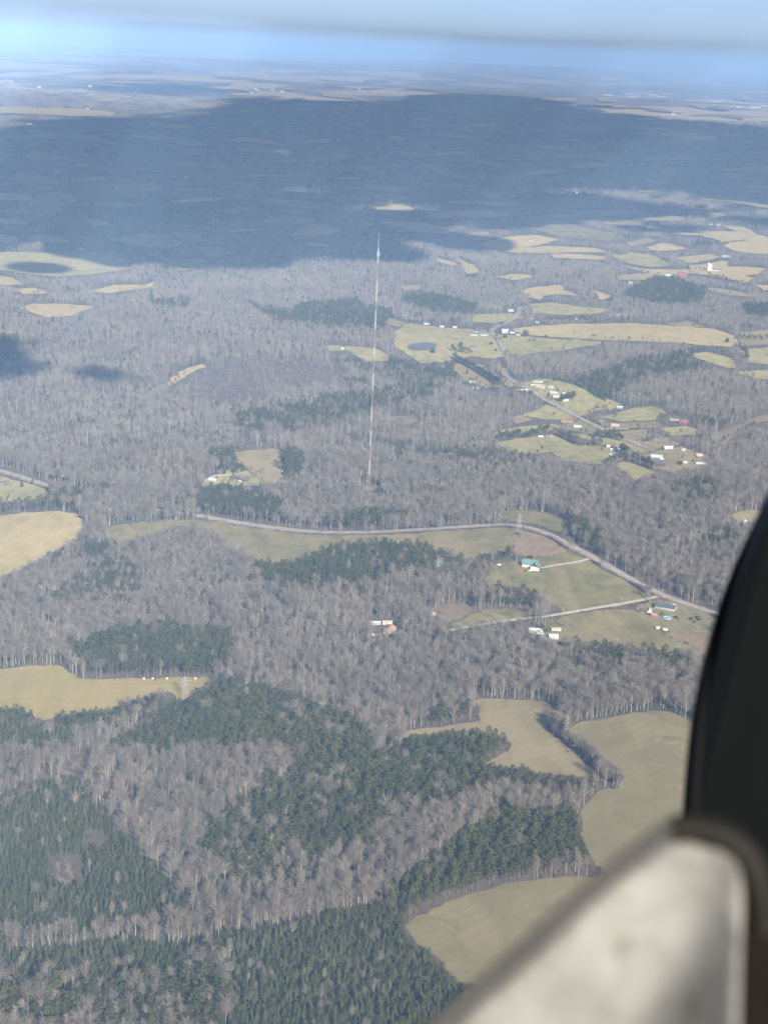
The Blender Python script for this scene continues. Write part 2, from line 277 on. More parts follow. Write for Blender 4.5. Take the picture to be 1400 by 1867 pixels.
# ------------------------------------------------------------------ open land: outlines traced as they lie on the ground
FIELDS = [  # kind, outline
('straw', [(-60,950),(0,942),(60,934),(130,930),(150,945),(165,965),(110,1003),(60,1030),(30,1042),(0,1055),(-60,1080)]),
('pasture', [(195,962),(250,955),(300,950),(362,948),(430,959),(500,969),(560,976),(640,978),(740,974),(830,968),(915,962),(955,968),(945,982),(930,998),(860,1020),(845,1018),(830,1008),(760,998),(690,988),(600,998),(545,1020),(510,1028),(462,1022),(440,1005),(400,980),(375,960),(345,958),(290,975),(240,988),(205,992)]),
('soil', [(928,1000),(945,968),(980,974),(1020,993),(1043,1006),(1005,1014),(955,1017)]),
('lime', [(915,935),(950,931),(1000,937),(1050,952),(1033,977),(995,965),(965,955),(915,952)]),
('lime', [(1040,1006),(1068,1024),(1108,1046),(1148,1067),(1190,1090),(1130,1103),(1080,1110),(1025,1120),(1017,1117),(1000,1100),(970,1078),(925,1068),(868,1062),(900,1040),(905,1028),(955,1020),(1005,1013)]),
('lime', [(815,1142),(845,1124),(870,1115),(915,1110),(960,1115),(985,1124),(940,1130),(900,1136),(850,1145)]),
('scrub', [(790,1108),(830,1100),(870,1110),(845,1122),(815,1138),(800,1130)]),
('pasture', [(995,1130),(1025,1125),(1090,1114),(1145,1106),(1165,1122),(1200,1145),(1230,1165),(1265,1190),(1240,1195),(1180,1184),(1150,1186),(1125,1178),(1090,1175),(1070,1170),(1040,1172),(1000,1178),(985,1165)]),
('yard', [(1145,1107),(1190,1092),(1240,1102),(1320,1130),(1330,1160),(1265,1150),(1215,1155),(1165,1122)]),
('soil', [(1215,1153),(1265,1150),(1330,1158),(1320,1200),(1285,1212),(1265,1195),(1230,1165)]),
('gold', [(-80,1225),(0,1221),(34,1217),(100,1214),(114,1216),(131,1226),(151,1237),(171,1241),(217,1238),(286,1238),(397,1238),(371,1258),(340,1274),(323,1279),(317,1270),(303,1264),(271,1270),(251,1276),(226,1281),(211,1293),(154,1301),(86,1316),(71,1313),(54,1301),(34,1294),(-80,1290)]),
('tan', [(722,1342),(760,1330),(830,1325),(872,1322),(878,1300),(855,1273),(920,1277),(1000,1284),(1028,1292),(992,1310),(1003,1338),(1045,1365),(1060,1385),(1090,1415),(1075,1420),(1035,1415),(990,1412),(960,1400),(930,1403),(880,1395),(890,1388),(945,1365),(905,1345),(870,1335),(800,1340),(770,1348)]),
('olive', [(1032,1328),(1080,1312),(1150,1300),(1210,1295),(1240,1308),(1280,1325),(1420,1345),(1420,1640),(1200,1610),(1075,1592),(1080,1560),(1055,1520),(1050,1495),(1070,1460),(1105,1440),(1130,1437),(1133,1425),(1110,1400),(1080,1375),(1050,1358),(1035,1345)]),
('olive', [(742,1680),(800,1650),(870,1628),(940,1612),(1060,1600),(1200,1598),(1330,1605),(1330,1900),(900,1810),(830,1780),(800,1750),(775,1730),(750,1705)]),
('tan', [(426,825),(450,822),(500,819),(515,822),(522,829),(512,840),(497,849),(520,860),(522,872),(520,880),(500,885),(480,878),(466,870),(452,858),(437,847)]),
('lime', [(452,858),(466,870),(480,878),(500,885),(465,888),(432,885),(412,881),(377,885),(375,872),(400,860),(425,852)]),
('pasture', [(-60,858),(-10,864),(40,878),(95,897),(85,908),(60,912),(30,914),(-60,925)]),
('lime', [(612,632),(650,632),(690,637),(712,652),(705,660),(665,660),(640,645)]),
('pasture', [(715,612),(745,590),(800,598),(850,600),(893,604),(905,622),(920,650),(900,655),(860,650),(820,660),(765,662),(745,648),(720,632)]),
('tan', [(700,580),(720,583),(745,592),(735,600),(705,590)]),
('lime', [(900,610),(935,612),(1000,618),(1050,620),(1110,625),(1050,637),(1000,642),(950,648),(930,645),(910,625)]),
('straw', [(935,600),(980,595),(1050,591),(1150,590),(1225,595),(1300,600),(1345,615),(1340,634),(1300,632),(1200,625),(1100,620),(1020,616),(950,610)]),
('lime', [(967,555),(1000,552),(1050,560),(1110,565),(1095,572),(1020,575),(970,572)]),
('tan', [(985,585),(1050,580),(1095,582),(1070,587),(1000,592)]),
('tan', [(1215,590),(1250,585),(1290,597),(1240,597)]),
('straw', [(950,530),(980,523),(1025,520),(1030,530),(1058,540),(1020,537),(990,540),(985,548),(960,540)]),
('straw', [(1080,530),(1120,542),(1095,548)]),
('pasture', [(1255,645),(1290,643),(1330,655),(1345,672),(1325,672),(1290,660)]),
('pasture', [(1345,640),(1450,625),(1450,672),(1365,662)]),
('tan', [(822,668),(845,662),(872,680),(912,705),(890,708),(845,695)]),
('pasture', [(855,667),(875,665),(920,692),(950,703),(925,705),(890,680)]),
('lime', [(940,700),(985,690),(1040,700),(1080,720),(1108,735),(1100,745),(1060,760),(1030,745),(980,720)]),
('lime', [(950,758),(1000,740),(1020,745),(1040,755),(1050,765),(1000,765)]),
('lime', [(890,795),(925,782),(1000,772),(1025,777),(1010,785),(950,790),(915,800)]),
('lime', [(905,808),(950,800),(1010,795),(1050,810),(1100,815),(1145,832),(1125,840),(1080,848),(1030,840),(1000,825),(960,830),(920,820)]),
('pasture', [(1040,795),(1070,790),(1100,800),(1135,795),(1175,810),(1190,825),(1150,825),(1090,808)]),
('yard', [(1025,765),(1060,762),(1085,780),(1100,795),(1060,790),(1030,783)]),
('lime', [(1095,760),(1125,752),(1180,740),(1205,745),(1215,755),(1190,767),(1130,770)]),
('yard', [(1095,772),(1190,770),(1200,780),(1110,785)]),
('tan', [(1110,790),(1180,782),(1187,795),(1150,808)]),
('pasture', [(1205,780),(1250,778),(1275,785),(1265,792),(1220,794)]),
('tan', [(1165,832),(1200,822),(1240,815),(1290,833),(1285,858),(1230,862),(1190,852)]),
('pasture', [(1110,850),(1140,842),(1190,858),(1200,866),(1160,877),(1140,862)]),
('tan', [(1330,937),(1380,930),(1420,932),(1375,957),(1345,950)]),
('scrub', [(700,762),(755,757),(765,770),(730,778)]),
('straw', [(828,467),(870,487),(877,497),(850,500)]),
('lime', [(905,375),(960,385),(1000,398),(1060,415),(1140,430),(1135,440),(1080,440),(980,425),(960,405),(930,390)]),
('straw', [(870,445),(940,430),(980,430),(1020,437),(985,448),(910,458)]),
('straw', [(910,455),(1000,449),(1090,454),(1110,462),(1010,462),(920,460)]),
('lime', [(1119,469),(1153,462),(1186,465),(1220,479),(1224,486),(1186,488),(1143,481)]),
('straw', [(1132,484),(1186,492),(1237,492),(1284,492),(1288,494),(1250,501),(1207,503),(1181,501),(1164,494)]),
('pasture', [(1121,503),(1164,499),(1196,501),(1177,511),(1128,511)]),
('straw', [(1177,451),(1207,443),(1233,449),(1250,454),(1207,458),(1186,457)]),
('straw', [(1318,447),(1357,439),(1450,442),(1450,466),(1357,462),(1336,458)]),
('straw', [(1250,484),(1314,476),(1331,477),(1325,486),(1398,490),(1378,501),(1357,503),(1372,509),(1357,518),(1325,509),(1293,503),(1258,499)]),
('pasture', [(-40,462),(30,459),(220,462),(245,490),(175,500),(100,505),(30,497),(-40,485)]),
('straw', [(-40,498),(20,507),(45,520),(-40,524)]), ('straw', [(25,528),(65,525),(95,537),(45,537)]),
('straw', [(155,532),(210,520),(260,520),(287,514),(275,525),(200,535)]),
('straw', [(37,562),(60,554),(125,555),(175,560),(130,577),(90,580)]),
('straw', [(305,700),(325,677),(370,665),(375,668),(340,685),(308,705)]),
('scrub', [(650,880),(660,884),(668,890),(690,888),(705,893),(700,900),(672,895)]),
('pasture', [(200,437),(260,426),(300,427),(340,450),(265,452)]), ('tan', [(305,425),(350,424),(380,440),(345,448)]),
('tan', [(360,452),(400,450),(435,462),(380,470)]), ('tan', [(295,470),(370,472),(385,487),(325,495)]),
('tan', [(420,427),(440,430),(462,447),(445,445)]), ('straw', [(547,442),(600,445),(602,452),(560,449)]),
('tan', [(47,377),(65,355),(115,350),(150,367),(120,375),(75,377)]), ('tan', [(67,345),(102,335),(102,347)]),
('pasture', [(425,300),(550,287),(635,285),(620,300),(550,295)]), ('tan', [(625,302),(700,300),(675,317)]),
('tan', [(432,270),(500,272),(485,280),(440,277)]), ('straw', [(230,247),(260,250),(300,245),(330,257),(260,256)]),
('tan', [(30,247),(125,240),(215,260),(220,267),(150,257),(50,252)]), ('straw', [(-30,200),(20,195),(150,200),(230,210),(170,215),(50,209),(-30,208)]),
('tan', [(755,300),(800,300),(850,327),(820,327)]), ('tan', [(840,290),(890,295),(935,307),(900,307)]),
('tan', [(990,282),(1075,282),(1070,290),(1020,289)]), ('tan', [(1170,300),(1230,305),(1235,322),(1215,322)]),
('tan', [(1290,320),(1350,315),(1350,327),(1300,327)]), ('straw', [(1185,245),(1250,240),(1325,255),(1250,258)]),
('tan', [(870,350),(900,350),(920,365),(890,362)]), ('tan', [(925,342),(960,342),(955,347)]),
('straw', [(1240,190),(1300,190),(1340,197),(1290,203)]), ('straw', [(730,180),(815,178),(813,182),(740,184)]),
('straw', [(1085,178),(1125,180),(1120,188),(1090,187)]), ('tan', [(310,262),(350,258),(410,262),(380,268),(330,268)]),
('pasture',[(860,575),(930,572),(960,580),(900,590),(865,588)]), ('tan',[(1110,463),(1180,470),(1130,478)]), ('straw',[(1000,463),(1100,468),(1105,475),(1010,471)]), ('straw',[(900,505),(940,500),(980,505),(930,512)]), ('tan',[(1250,521),(1320,528),(1390,541),(1330,539)]),
('pasture',[(1230,470),(1290,463),(1312,470),(1255,481)]), ('tan',[(1140,443),(1180,434),(1200,440),(1150,450)]), ('pasture',[(1060,395),(1130,400),(1180,412),(1120,414)]), ('straw',[(790,470),(820,476),(840,487),(805,481)]), ('straw',[(1380,520),(1450,525),(1450,535),(1390,530)]), ('tan',[(1345,606),(1450,598),(1450,620),(1350,630)]),
('pasture',[(1340,678),(1450,672),(1450,692),(1380,692)]), ('lime',[(1105,728),(1135,738),(1108,750)]), ('tan',[(925,766),(948,756),(965,765),(940,774)]), ('tan',[(1160,806),(1222,797),(1235,812),(1190,820)]), ('scrub',[(1290,796),(1380,760),(1450,735),(1450,750),(1375,778),(1300,815)]), ('tan',[(835,605),(870,600),(895,605),(860,612)]), ('pasture',[(590,632),(612,630),(625,640),(600,640)]),
('straw', [(400,165),(440,163),(475,168),(420,170)]), ('straw', [(175,183),(220,180),(218,186),(185,188)]),
('tan', [(1235,385),(1310,388),(1340,400),(1280,396)]), ('tan', [(725,522),(768,520),(770,528),(735,530)]),
]
ROADS = [  # name, width in metres, material, line, cleared strip each side
('road', 7, 'asphalt', [(362,941),(430,954),(500,964),(560,971),(640,973),(740,969),(830,963),(900,958),(930,958),(960,962),(1000,975),(1050,1001),(1110,1035),(1150,1058),(1200,1084),(1250,1103),(1310,1122),(1430,1165)], 5),
('road', 8, 'asphalt', [(-60,845),(-10,857),(40,871),(80,885),(130,897),(158,903)], 12),
('driveway', 4.5, 'gravel', [(1072,1021),(1050,1027),(1020,1031),(985,1037)], 0),
('farm_track', 5.5, 'gravel', [(1197,1089),(1180,1094),(1130,1103),(1080,1111),(1025,1121),(980,1127),(940,1131),(900,1137),(850,1146),(820,1151)], 2),
('road', 6.5, 'asphalt', [(948,560),(946,572),(930,588),(893,602),(897,608),(908,622),(917,637),(924,652)], 3),
('road', 6.5, 'asphalt', [(918,672),(920,685),(940,699),(975,718),(1010,739),(1050,760),(1100,785),(1130,799),(1160,811),(1190,823)], 3),
('driveway', 6, 'gravel', [(335,897),(352,888),(370,880),(388,872),(396,868),(430,868)], 3),
('driveway', 8, 'gravel', [(1284,492),(1260,494),(1220,501)], 0),
('driveway', 6, 'gravel', [(1100,784),(1120,783),(1146,784)], 0),
('driveway', 6, 'gravel', [(942,712),(958,714),(978,718)], 2),
('farm_track', 4, 'gravel', [(750,905),(775,910),(800,918)], 2),
]
CUT = [(-60,1498),(0,1463),(60,1432),(120,1402),(150,1382),(190,1358),(245,1328),(290,1303),(325,1280),(350,1276),(300,1310),(240,1345),(190,1373),(130,1408),(60,1445),(0,1475),(-60,1512)]
CUT2 = [(640,1108),(700,1085),(770,1062),(812,1043),(830,1026),(836,1028),(815,1049),(770,1071),(700,1095),(645,1118)]
CLEARINGS = [('scrub', [(98,1578),(108,1570),(125,1573),(140,1590),(138,1608),(120,1618),(100,1608)]), ('scrub', [(125,1395),(150,1372),(165,1385),(160,1410),(120,1420)])]
# pine stands: kind (young = tight plantation, pine = tall pines, mix), share of pines, outline
PINES = [
('young', .9, [(-80,1475),(0,1455),(40,1437),(130,1425),(200,1500),(250,1560),(330,1640),(345,1690),(230,1710),(-80,1715)]),
('young', .93, [(-80,1755),(0,1745),(200,1725),(330,1730),(480,1700),(640,1665),(720,1650),(760,1700),(800,1770),(830,1800),(900,1830),(1100,1900),(1100,2100),(400,2100),(395,1840),(370,1800),(200,1805),(-80,1810)]),
('young', .9, [(-80,1340),(0,1335),(90,1325),(140,1350),(130,1378),(0,1385),(-80,1390)]),
('pine', .93, [(-80,1310),(0,1310),(140,1325),(290,1285),(305,1295),(150,1350),(100,1332),(0,1333),(-80,1333)]),
('pine', .95, [(190,1390),(280,1320),(400,1255),(500,1275),(580,1320),(540,1400),(480,1380),(350,1380),(240,1395)]),
('mix', .85, [(360,1570),(400,1500),(500,1440),(640,1400),(720,1460),(620,1560),(540,1610),(430,1630)]),
('mix', .85, [(500,1275),(640,1330),(700,1400),(640,1440),(520,1460),(540,1400),(580,1320)]),
('pine', .93, [(690,1400),(760,1365),(850,1345),(945,1370),(880,1405),(960,1415),(1080,1440),(1010,1455),(900,1450),(820,1490),(740,1480),(640,1570),(590,1540),(650,1460)]),
('pine', .95, [(740,1675),(700,1650),(780,1590),(900,1510),(1050,1490),(1055,1530),(1075,1580),(960,1605),(830,1640)]),
('pine', .95, [(105,1200),(200,1170),(300,1155),(420,1165),(430,1190),(405,1237),(180,1239),(140,1218)]),
('mix', .6, [(150,1060),(200,1015),(260,1060),(250,1120),(90,1110)]),
('pine', .93, [(462,1045),(520,1040),(600,1010),(690,1000),(830,1022),(830,1035),(790,1052),(720,1065),(560,1090),(490,1085)]),
('pine', .95, [(355,902),(440,905),(520,930),(500,955),(430,948),(360,935)]), ('pine', .93, [(580,966),(620,948),(700,943),(760,950),(700,966)]),
('pine', .9, [(375,852),(385,830),(425,825),(437,850),(400,858)]), ('pine', .95, [(497,853),(525,830),(560,845),(545,885),(520,885),(520,862)]),
('mix', .6, [(420,765),(600,730),(700,718),(785,715),(790,735),(700,750),(600,785),(440,800)]), ('mix', .6, [(640,815),(900,832),(1000,848),(950,865),(720,840)]),
('pine', .9, [(445,555),(480,567),(530,577),(550,562),(650,552),(665,567),(710,572),(740,607),(600,605),(525,597),(490,587)]),
('pine', .93, [(730,547),(790,542),(870,562),(860,582),(790,577),(735,557)]), ('mix', .6, [(270,548),(350,550),(340,570),(280,566)]),
('pine', .75, [(1040,697),(1100,682),(1160,662),(1250,649),(1320,679),(1240,687),(1180,692),(1130,722),(1100,737),(1070,722)]),
('pine', .95, [(1130,542),(1200,507),(1290,532),(1280,557),(1200,562)]), ('pine', .93, [(1350,560),(1450,560),(1450,585),(1360,582)]),
('mix', .6, [(1200,895),(1290,885),(1310,925),(1240,935)]), ('mix', .6, [(1260,985),(1330,975),(1345,1005),(1270,1008)]),
('pine', .93, [(1030,968),(1050,958),(1100,985),(1085,1015)]), ('mix', .6, [(610,662),(700,662),(830,672),(840,702),(760,722),(700,702)]),
('mix', .7, [(-60,615),(35,625),(30,670),(-60,680)]), ('mix', .6, [(1010,1190),(1300,1210),(1270,1250),(1100,1230)]),
('mix', .6, [(-60,900),(90,905),(200,895),(190,925),(0,940),(-60,950)]), ('mix', .6, [(770,1050),(860,1030),(930,1010),(925,1040),(850,1075),(790,1075)]),
('mix', .35, [(870,1085),(960,1085),(1010,1110),(960,1118)]), ('mix', .3, [(330,1760),(420,1740),(420,1870),(330,1870)]), ('mix', .6, [(-60,1800),(330,1800),(400,1900),(-60,1900)]),
('pine', .9, [(200,450),(215,445),(320,500),(300,500)]), ('mix', .6, [(340,722),(440,717),(490,727),(420,752),(340,752)]),
('pine', .93, [(700,425),(1000,350),(1100,360),(900,380),(720,440)]), ('pine', .93, [(100,380),(400,360),(600,395),(300,415)]), ('pine', .7, [(900,250),(1200,230),(1150,255),(950,270)]),
]
THICKET = [[(330,690),(400,672),(500,660),(610,660),(640,690),(600,712),(450,720),(330,715)], [(340,722),(440,717),(490,727),(420,752),(340,752)], [(1010,1310),(1000,1335),(1035,1345),(1030,1325)], [(120,1395),(165,1370),(190,1375),(140,1425),(100,1425)], CUT, [(90,1560),(150,1560),(160,1620),(90,1630)],[(160,1520),(200,1520),(195,1560),(150,1550)]]
HEDGES = [  # kind, share, line
('pine', [(827,655),(850,668),(880,684),(910,704)], 8), ('pine', [(900,803),(925,800),(950,795)], 8), ('bare', [(1020,797),(1045,808),(1060,817),(1095,814)], 7), ('pine', [(1022,796),(1062,816),(1097,813)], 10),
('pine', [(1085,799),(1110,800),(1135,806)], 7), ('pine', [(1130,824),(1150,838),(1170,847),(1195,858)], 7), ('pine', [(1110,847),(1145,836)], 8), ('pine', [(824,640),(862,647)], 9),
('bare', [(1048,1362),(1080,1385),(1110,1412),(1130,1438)], 4), ('bare', [(1052,1370),(1084,1395),(1112,1420),(1125,1440)], 4), ('bare', [(1000,1318),(1012,1340),(1035,1358)], 5), ('bare', [(1015,1318),(1022,1345),(1040,1360)], 5),
('pine', [(955,614),(962,616)], 10), ('pine', [(985,590),(1060,588),(1150,585),(1215,588)], 14), ('bare', [(1040,562),(1110,570),(1170,580)], 12), ('pine', [(1240,648),(1280,642),(1330,645)], 14), ('pine', [(1345,640),(1365,652),(1350,668)], 14),
('pine', [(1020,735),(1040,729),(1046,728)], 7), ('pine', [(960,800),(985,790),(1000,788)], 12), ('pine', [(1340,620),(1400,622)], 14), ('bare', [(700,655),(760,663),(820,662)], 10), ('pine', [(400,862),(425,860),(445,858)], 9), ('bare', [(430,878),(455,884)], 9),
('bare', [(360,943),(330,948),(300,952)], 8), ('pine', [(1290,505),(1330,515),(1370,525)], 20), ('bare', [(1180,470),(1230,480),(1260,487)], 18), ('pine', [(930,403),(960,400),(1000,396)], 25),
('pine', [(872,1105),(900,1105),(940,1108)], 9), ('bare', [(1170,800),(1200,812),(1240,812)], 9), ('bare', [(1050,765),(1085,768),(1100,776)], 9), ('bare', [(1215,775),(1260,775)], 9), ('bare', [(1030,612),(1110,622)], 40),
]

_r = random.Random(5)
for _ in range(300):   # small far clearings that show only as pale slivers
    fy = 118+320*_r.random()**1.35; fx = _r.uniform(-30, 1430); q = (fy-95)/330
    wd = _r.uniform(14, 60)*(.5+q); ht = _r.uniform(1.5, 5.5)*(.35+1.6*q); sk = _r.uniform(-.06, .12)
    if any(abs(fx-sum(p[0] for p in P)/len(P)) < 60 and abs(fy-sum(p[1] for p in P)/len(P)) < 12 for _k, P in FIELDS): continue
    if _r.random() < .6:      # skewed blocks with corners, like real property lines
        k1, k2 = _r.uniform(-.5, .5)*wd, _r.uniform(-.3, .3)
        FIELDS.append((_r.choice(['tan', 'straw', 'pasture']), [(fx-wd+k1, fy-ht*_r.uniform(.6, 1.1)-sk*wd), (fx+k1*_r.uniform(.2, 1), fy-ht*_r.uniform(.7, 1.3)), (fx+wd*_r.uniform(.6, 1)+k1, fy-ht*_r.uniform(.3, 1)+sk*wd), (fx+wd-k1, fy+ht*_r.uniform(.5, 1.1)+sk*wd), (fx-k1*.5, fy+ht*_r.uniform(.2, 1)), (fx-wd*_r.uniform(.5, 1)-k1, fy+ht*_r.uniform(.5, 1.1)-sk*wd)])); continue
    n_ = _r.choice([5, 6, 7]); off = _r.uniform(0, 6)
    FIELDS.append((_r.choice(['tan', 'straw', 'tan', 'pasture', 'straw']), [(fx+wd*math.cos(off+6.283*k/n_)*_r.uniform(.6, 1.1), fy+sk*wd*math.cos(off+6.283*k/n_)+ht*math.sin(off+6.283*k/n_)*_r.uniform(.5, 1.1)) for k in range(n_)]))
names = {'straw': 'straw_field', 'pasture': 'pasture', 'lime': 'green_pasture', 'olive': 'hay_field', 'gold': 'hay_field', 'tan': 'tan_field', 'soil': 'bare_field', 'scrub': 'scrub_ground', 'yard': 'yard_grass'}
FPX_ = []
for k, (kind, P) in enumerate(FIELDS):
    my = sum(p[1] for p in P)/len(P); W = ragged(smooth(P, 1) if my > 930 or my < 420 else P); FPX_.append(proj(W))
    sheet(names[kind], W, M[{'lime': 'meadow', 'pasture': 'meadow2'}.get(kind, kind) if 420 < my < 920 else kind], 1)
for kind, P in CLEARINGS: sheet('scrub_ground', ragged(smooth(P, 1)), M[kind], 1)
sheet('cleared_strip', unproj(CUT), M['scrub'], 1.5); sheet('cleared_strip', unproj(CUT2), M['scrub'], 1.5)
def ribbon(name, W, wid, mat, lv):
    """a strip of ground of even width along a line"""
    W = np.array(smooth([(p[0], p[1]) for p in W], 3, False)); d = np.gradient(W, axis=0); d /= np.linalg.norm(d, axis=1)[:, None]+1e-9
    n = np.stack([-d[:, 1], d[:, 0]], 1); V = []; F = []; c = 4
    dens = []
    for i in range(len(W)-1):
        m = max(1, int(np.linalg.norm(W[i+1]-W[i])/8))
        for j in range(m): dens.append((W[i]+(W[i+1]-W[i])*j/m, n[i]+(n[i+1]-n[i])*j/m))
    dens.append((W[-1], n[-1]))
    for p, q in dens:
        for s in range(c+1):
            x, y = p + q*wid*(s/c-.5); V.append((x, y, float(h(x, y))+lift(x, y, lv)))
    for i in range(len(dens)-1):
        for s in range(c): a = i*(c+1)+s; F.append((a, a+1, a+c+2, a+c+1))
    me = mesh(name, V, F)
    if me.polygons[0].normal.z < 0: me.flip_normals()
    return tag(link(name, me, mat), kind='structure')
ROADW = []
ribbon('road', unproj(smooth([(152,901),(180,908),(230,921),(290,932),(340,938),(366,942)], 1, False)), 6.5, M['asphalt'], 3.3)
for name, wid, mt, P, clr in ROADS:
    W = unproj(smooth(P, 1, False)); ROADW.append((W[:, :2], wid/2+clr))
    if mt == 'asphalt': ribbon('road_verge', W, wid+6, M['clay'], 2.2)
    ribbon(name, W, wid, M[mt], 3.4)
for P, nm in (([(743,631),(760,627),(795,626),(797,636),(765,641),(745,638)], 'pond'), ([(1187,843),(1200,841),(1215,847),(1212,851),(1195,850)], 'pond'), ([(1268,783),(1300,779),(1304,790),(1270,797)], 'muddy_pond'), ([(1283,197),(1315,198),(1337,204),(1300,203)], 'pond'), ([(725,581),(760,583),(775,586),(735,584)], 'pond')):
    sheet(nm, unproj(smooth(P, 2)), M['mud'] if nm == 'muddy_pond' else M['water'], 5)

# ------------------------------------------------------------------ trees
def leaf_quad(mb, c, s, nrm, rnd):
    n = Vector(nrm).normalized(); u = n.orthogonal().normalized(); v = n.cross(u); a = rnd.uniform(0, 6.28)
    p = u*math.cos(a)+v*math.sin(a); q = n.cross(p); k = rnd.uniform(.6, 1)
    mb.add([c-p*s-q*s*.25*k, c-q*s*k+p*s*.15, c+p*s*.9+q*s*.2, c+q*s*.8*k-p*s*.2], [(0, 1, 2, 3)])
def sliver(mb, a, b, w_, rnd):
    d = (b-a); u = d.cross(Vector((rnd.uniform(-1, 1), rnd.uniform(-1, 1), rnd.uniform(-1, 1)))).normalized()*w_
    mb.add([a-u, a+u, b], [(0, 1, 2)])
def bare_tree(seed, lod, H=20):
    """trunk with limbs, and a crown of branching twigs"""
    r = random.Random(seed); tr, cr = MB(), MB(); lean = Vector((r.uniform(-.03, .03), r.uniform(-.03, .03), 0))
    wide = [.13, .2, .16, .27, .15, .22, .18, .31][seed % 8]; base = r.uniform(.3, .58)-(.1 if wide > .25 else 0)
    nb = {0: 24, 1: 12, 2: 8}[lod]; k = {0: 1, 1: 1.7, 2: 2.6}[lod]
    top = lambda z: Vector((lean.x*z, lean.y*z, z))+Vector((math.sin(z*.4+seed)*.25, math.cos(z*.33+seed)*.25, 0))
    segs = 5 if lod == 0 else 2
    for i in range(segs):
        z0, z1 = H*.9*i/segs, H*.9*(i+1)/segs
        tr.bar(top(z0), top(z1), (.26*(1-i/segs)+.05)*(1 if lod == 0 else .8), .26*(1-(i+1)/segs)+.05, 4 if lod == 0 else 3, False)
    for b in range(nb):
        f = b/nb; z = H*(base+(.93-base)*f); a = b*2.4+r.uniform(-.5, .5); L = H*wide*(1.25-.75*f)*r.uniform(.7, 1.2)
        p0 = top(z); p1 = p0+Vector((math.cos(a)*L*.75, math.sin(a)*L*.75, L*r.uniform(.6, 1.1)))
        if lod == 0: tr.bar(p0, p1, .09, .03, 3, False)
        elif lod == 1: sliver(tr, p0, p1, .12, r)
        for s in range({0: 12, 1: 8, 2: 4}[lod]):
            g = r.uniform(.2, 1); q0 = p0.lerp(p1, g); l2 = L*r.uniform(.3, .6)
            dirv = Vector((math.cos(a)+r.uniform(-1.1, 1.1), math.sin(a)+r.uniform(-1.1, 1.1), r.uniform(.3, 1.4))).normalized()
            q1 = q0+dirv*l2; sliver(cr, q0, q1, .045*k*(1 if lod else 1.15), r)
            for t in range({0: 3, 1: 1, 2: 1}[lod]):
                e0 = q0.lerp(q1, r.uniform(.3, .9)); d2 = (dirv+Vector((r.uniform(-1, 1), r.uniform(-1, 1), r.uniform(-.4, .9)))).normalized()
                sliver(cr, e0, e0+d2*l2*.8, .04*k, r)
    return tr, cr
def pine_tree(seed, lod, young, H=None):
    r = random.Random(seed); tr, cr = MB(), MB(); H = H or (9 if young else 19)
    tr.bar((0, 0, -.5), (0, 0, H*.93), .16 if young else .24, .05, 4 if lod == 0 else 3, False)
    n = {0: 210, 1: 80, 2: 36}[lod]; s0 = {0: .55, 1: .9, 2: 1.4}[lod]*(.9 if young else 1.1)
    if young:
        for i in range(n):
            f = (r.random())**.75; z = H*(.12+.88*f); rad_ = (1-f**1.4)*1.75*(1+.25*math.sin(i*1.3))+.12
            a = r.uniform(0, 6.28); q = r.uniform(.55, 1); c = Vector((math.cos(a)*rad_*q, math.sin(a)*rad_*q, z))
            leaf_quad(cr, c, s0*(1.15-.5*f), (math.cos(a)+r.uniform(-.5, .5), math.sin(a)+r.uniform(-.5, .5), .9), r)
    else:
        cl = []
        for b in range(13):
            f = b/13; a = b*2.4+r.uniform(-.6, .6); rr = (2.7*(1-f)**.6+.3)*r.uniform(.55, 1.1)
            cl.append((Vector((math.cos(a)*rr, math.sin(a)*rr, H*(.48+.48*f)+r.uniform(-.5, .5))), r.uniform(.9, 1.5)*(1.15-.5*f)))
        for i in range(n):
            c, s = cl[i % 13]; d = Vector((r.gauss(0, 1), r.gauss(0, 1), r.gauss(0, .7))).normalized()
            leaf_quad(cr, c+Vector((d.x*s*1.15, d.y*s*1.15, d.z*s*.8)), s0, (d.x+r.uniform(-.4, .4), d.y+r.uniform(-.4, .4), abs(d.z)+.5), r)
        if lod == 0:
            for c, s in cl: tr.bar((0, 0, c.z-.6), c, .06, .03, 3, False)
    return tr, cr
def bush(seed, H=5):
    r = random.Random(seed); cr = MB()
    for i in range(60):
        a = r.uniform(0, 6.28); rr = r.uniform(0, .9); p = Vector((math.cos(a)*rr, math.sin(a)*rr, 0))
        d = Vector((math.cos(a)*r.uniform(0, 1), math.sin(a)*r.uniform(0, 1), r.uniform(.8, 1.8))).normalized(); q = p+d*H*r.uniform(.4, 1); sliver(cr, p, q, .07, r)
        sliver(cr, p.lerp(q, .5), p.lerp(q, .5)+Vector((r.uniform(-1, 1), r.uniform(-1, 1), r.uniform(.2, 1)))*H*.3, .08, r)
    return MB(), cr
def joined(name, tr, cr, mats):
    V = tr.V+cr.V; n = len(tr.V); F = tr.F+[tuple(i+n for i in f) for f in cr.F]
    me = mesh(name, V, F, [0]*len(tr.F)+[1]*len(cr.F))
    for m in mats: me.materials.append(m)
    return me
def clump(name, maker, mats, n, spread, seed):
    r = random.Random(seed); T, C = MB(), MB()
    for i in range(n):
        t, c = maker(seed*50+i); dx, dy = r.uniform(-spread, spread), r.uniform(-spread, spread); k = r.uniform(.75, 1.2)
        sh = lambda V: [(v[0]*k+dx, v[1]*k+dy, v[2]*k) for v in V]
        T.add(sh(t.V), t.F); C.add(sh(c.V), c.F)
    return joined(name, T, C, mats)
def mk(kind, me):
    o = bpy.data.objects.new(kind, me); return o
BM2, BM, PM, YM, TM = (M['bark2'], M['twig2']), (M['bark'], M['twig']), (M['pbark'], M['needle']), (M['pbark'], M['young']), (M['thicket'], M['thicket'])
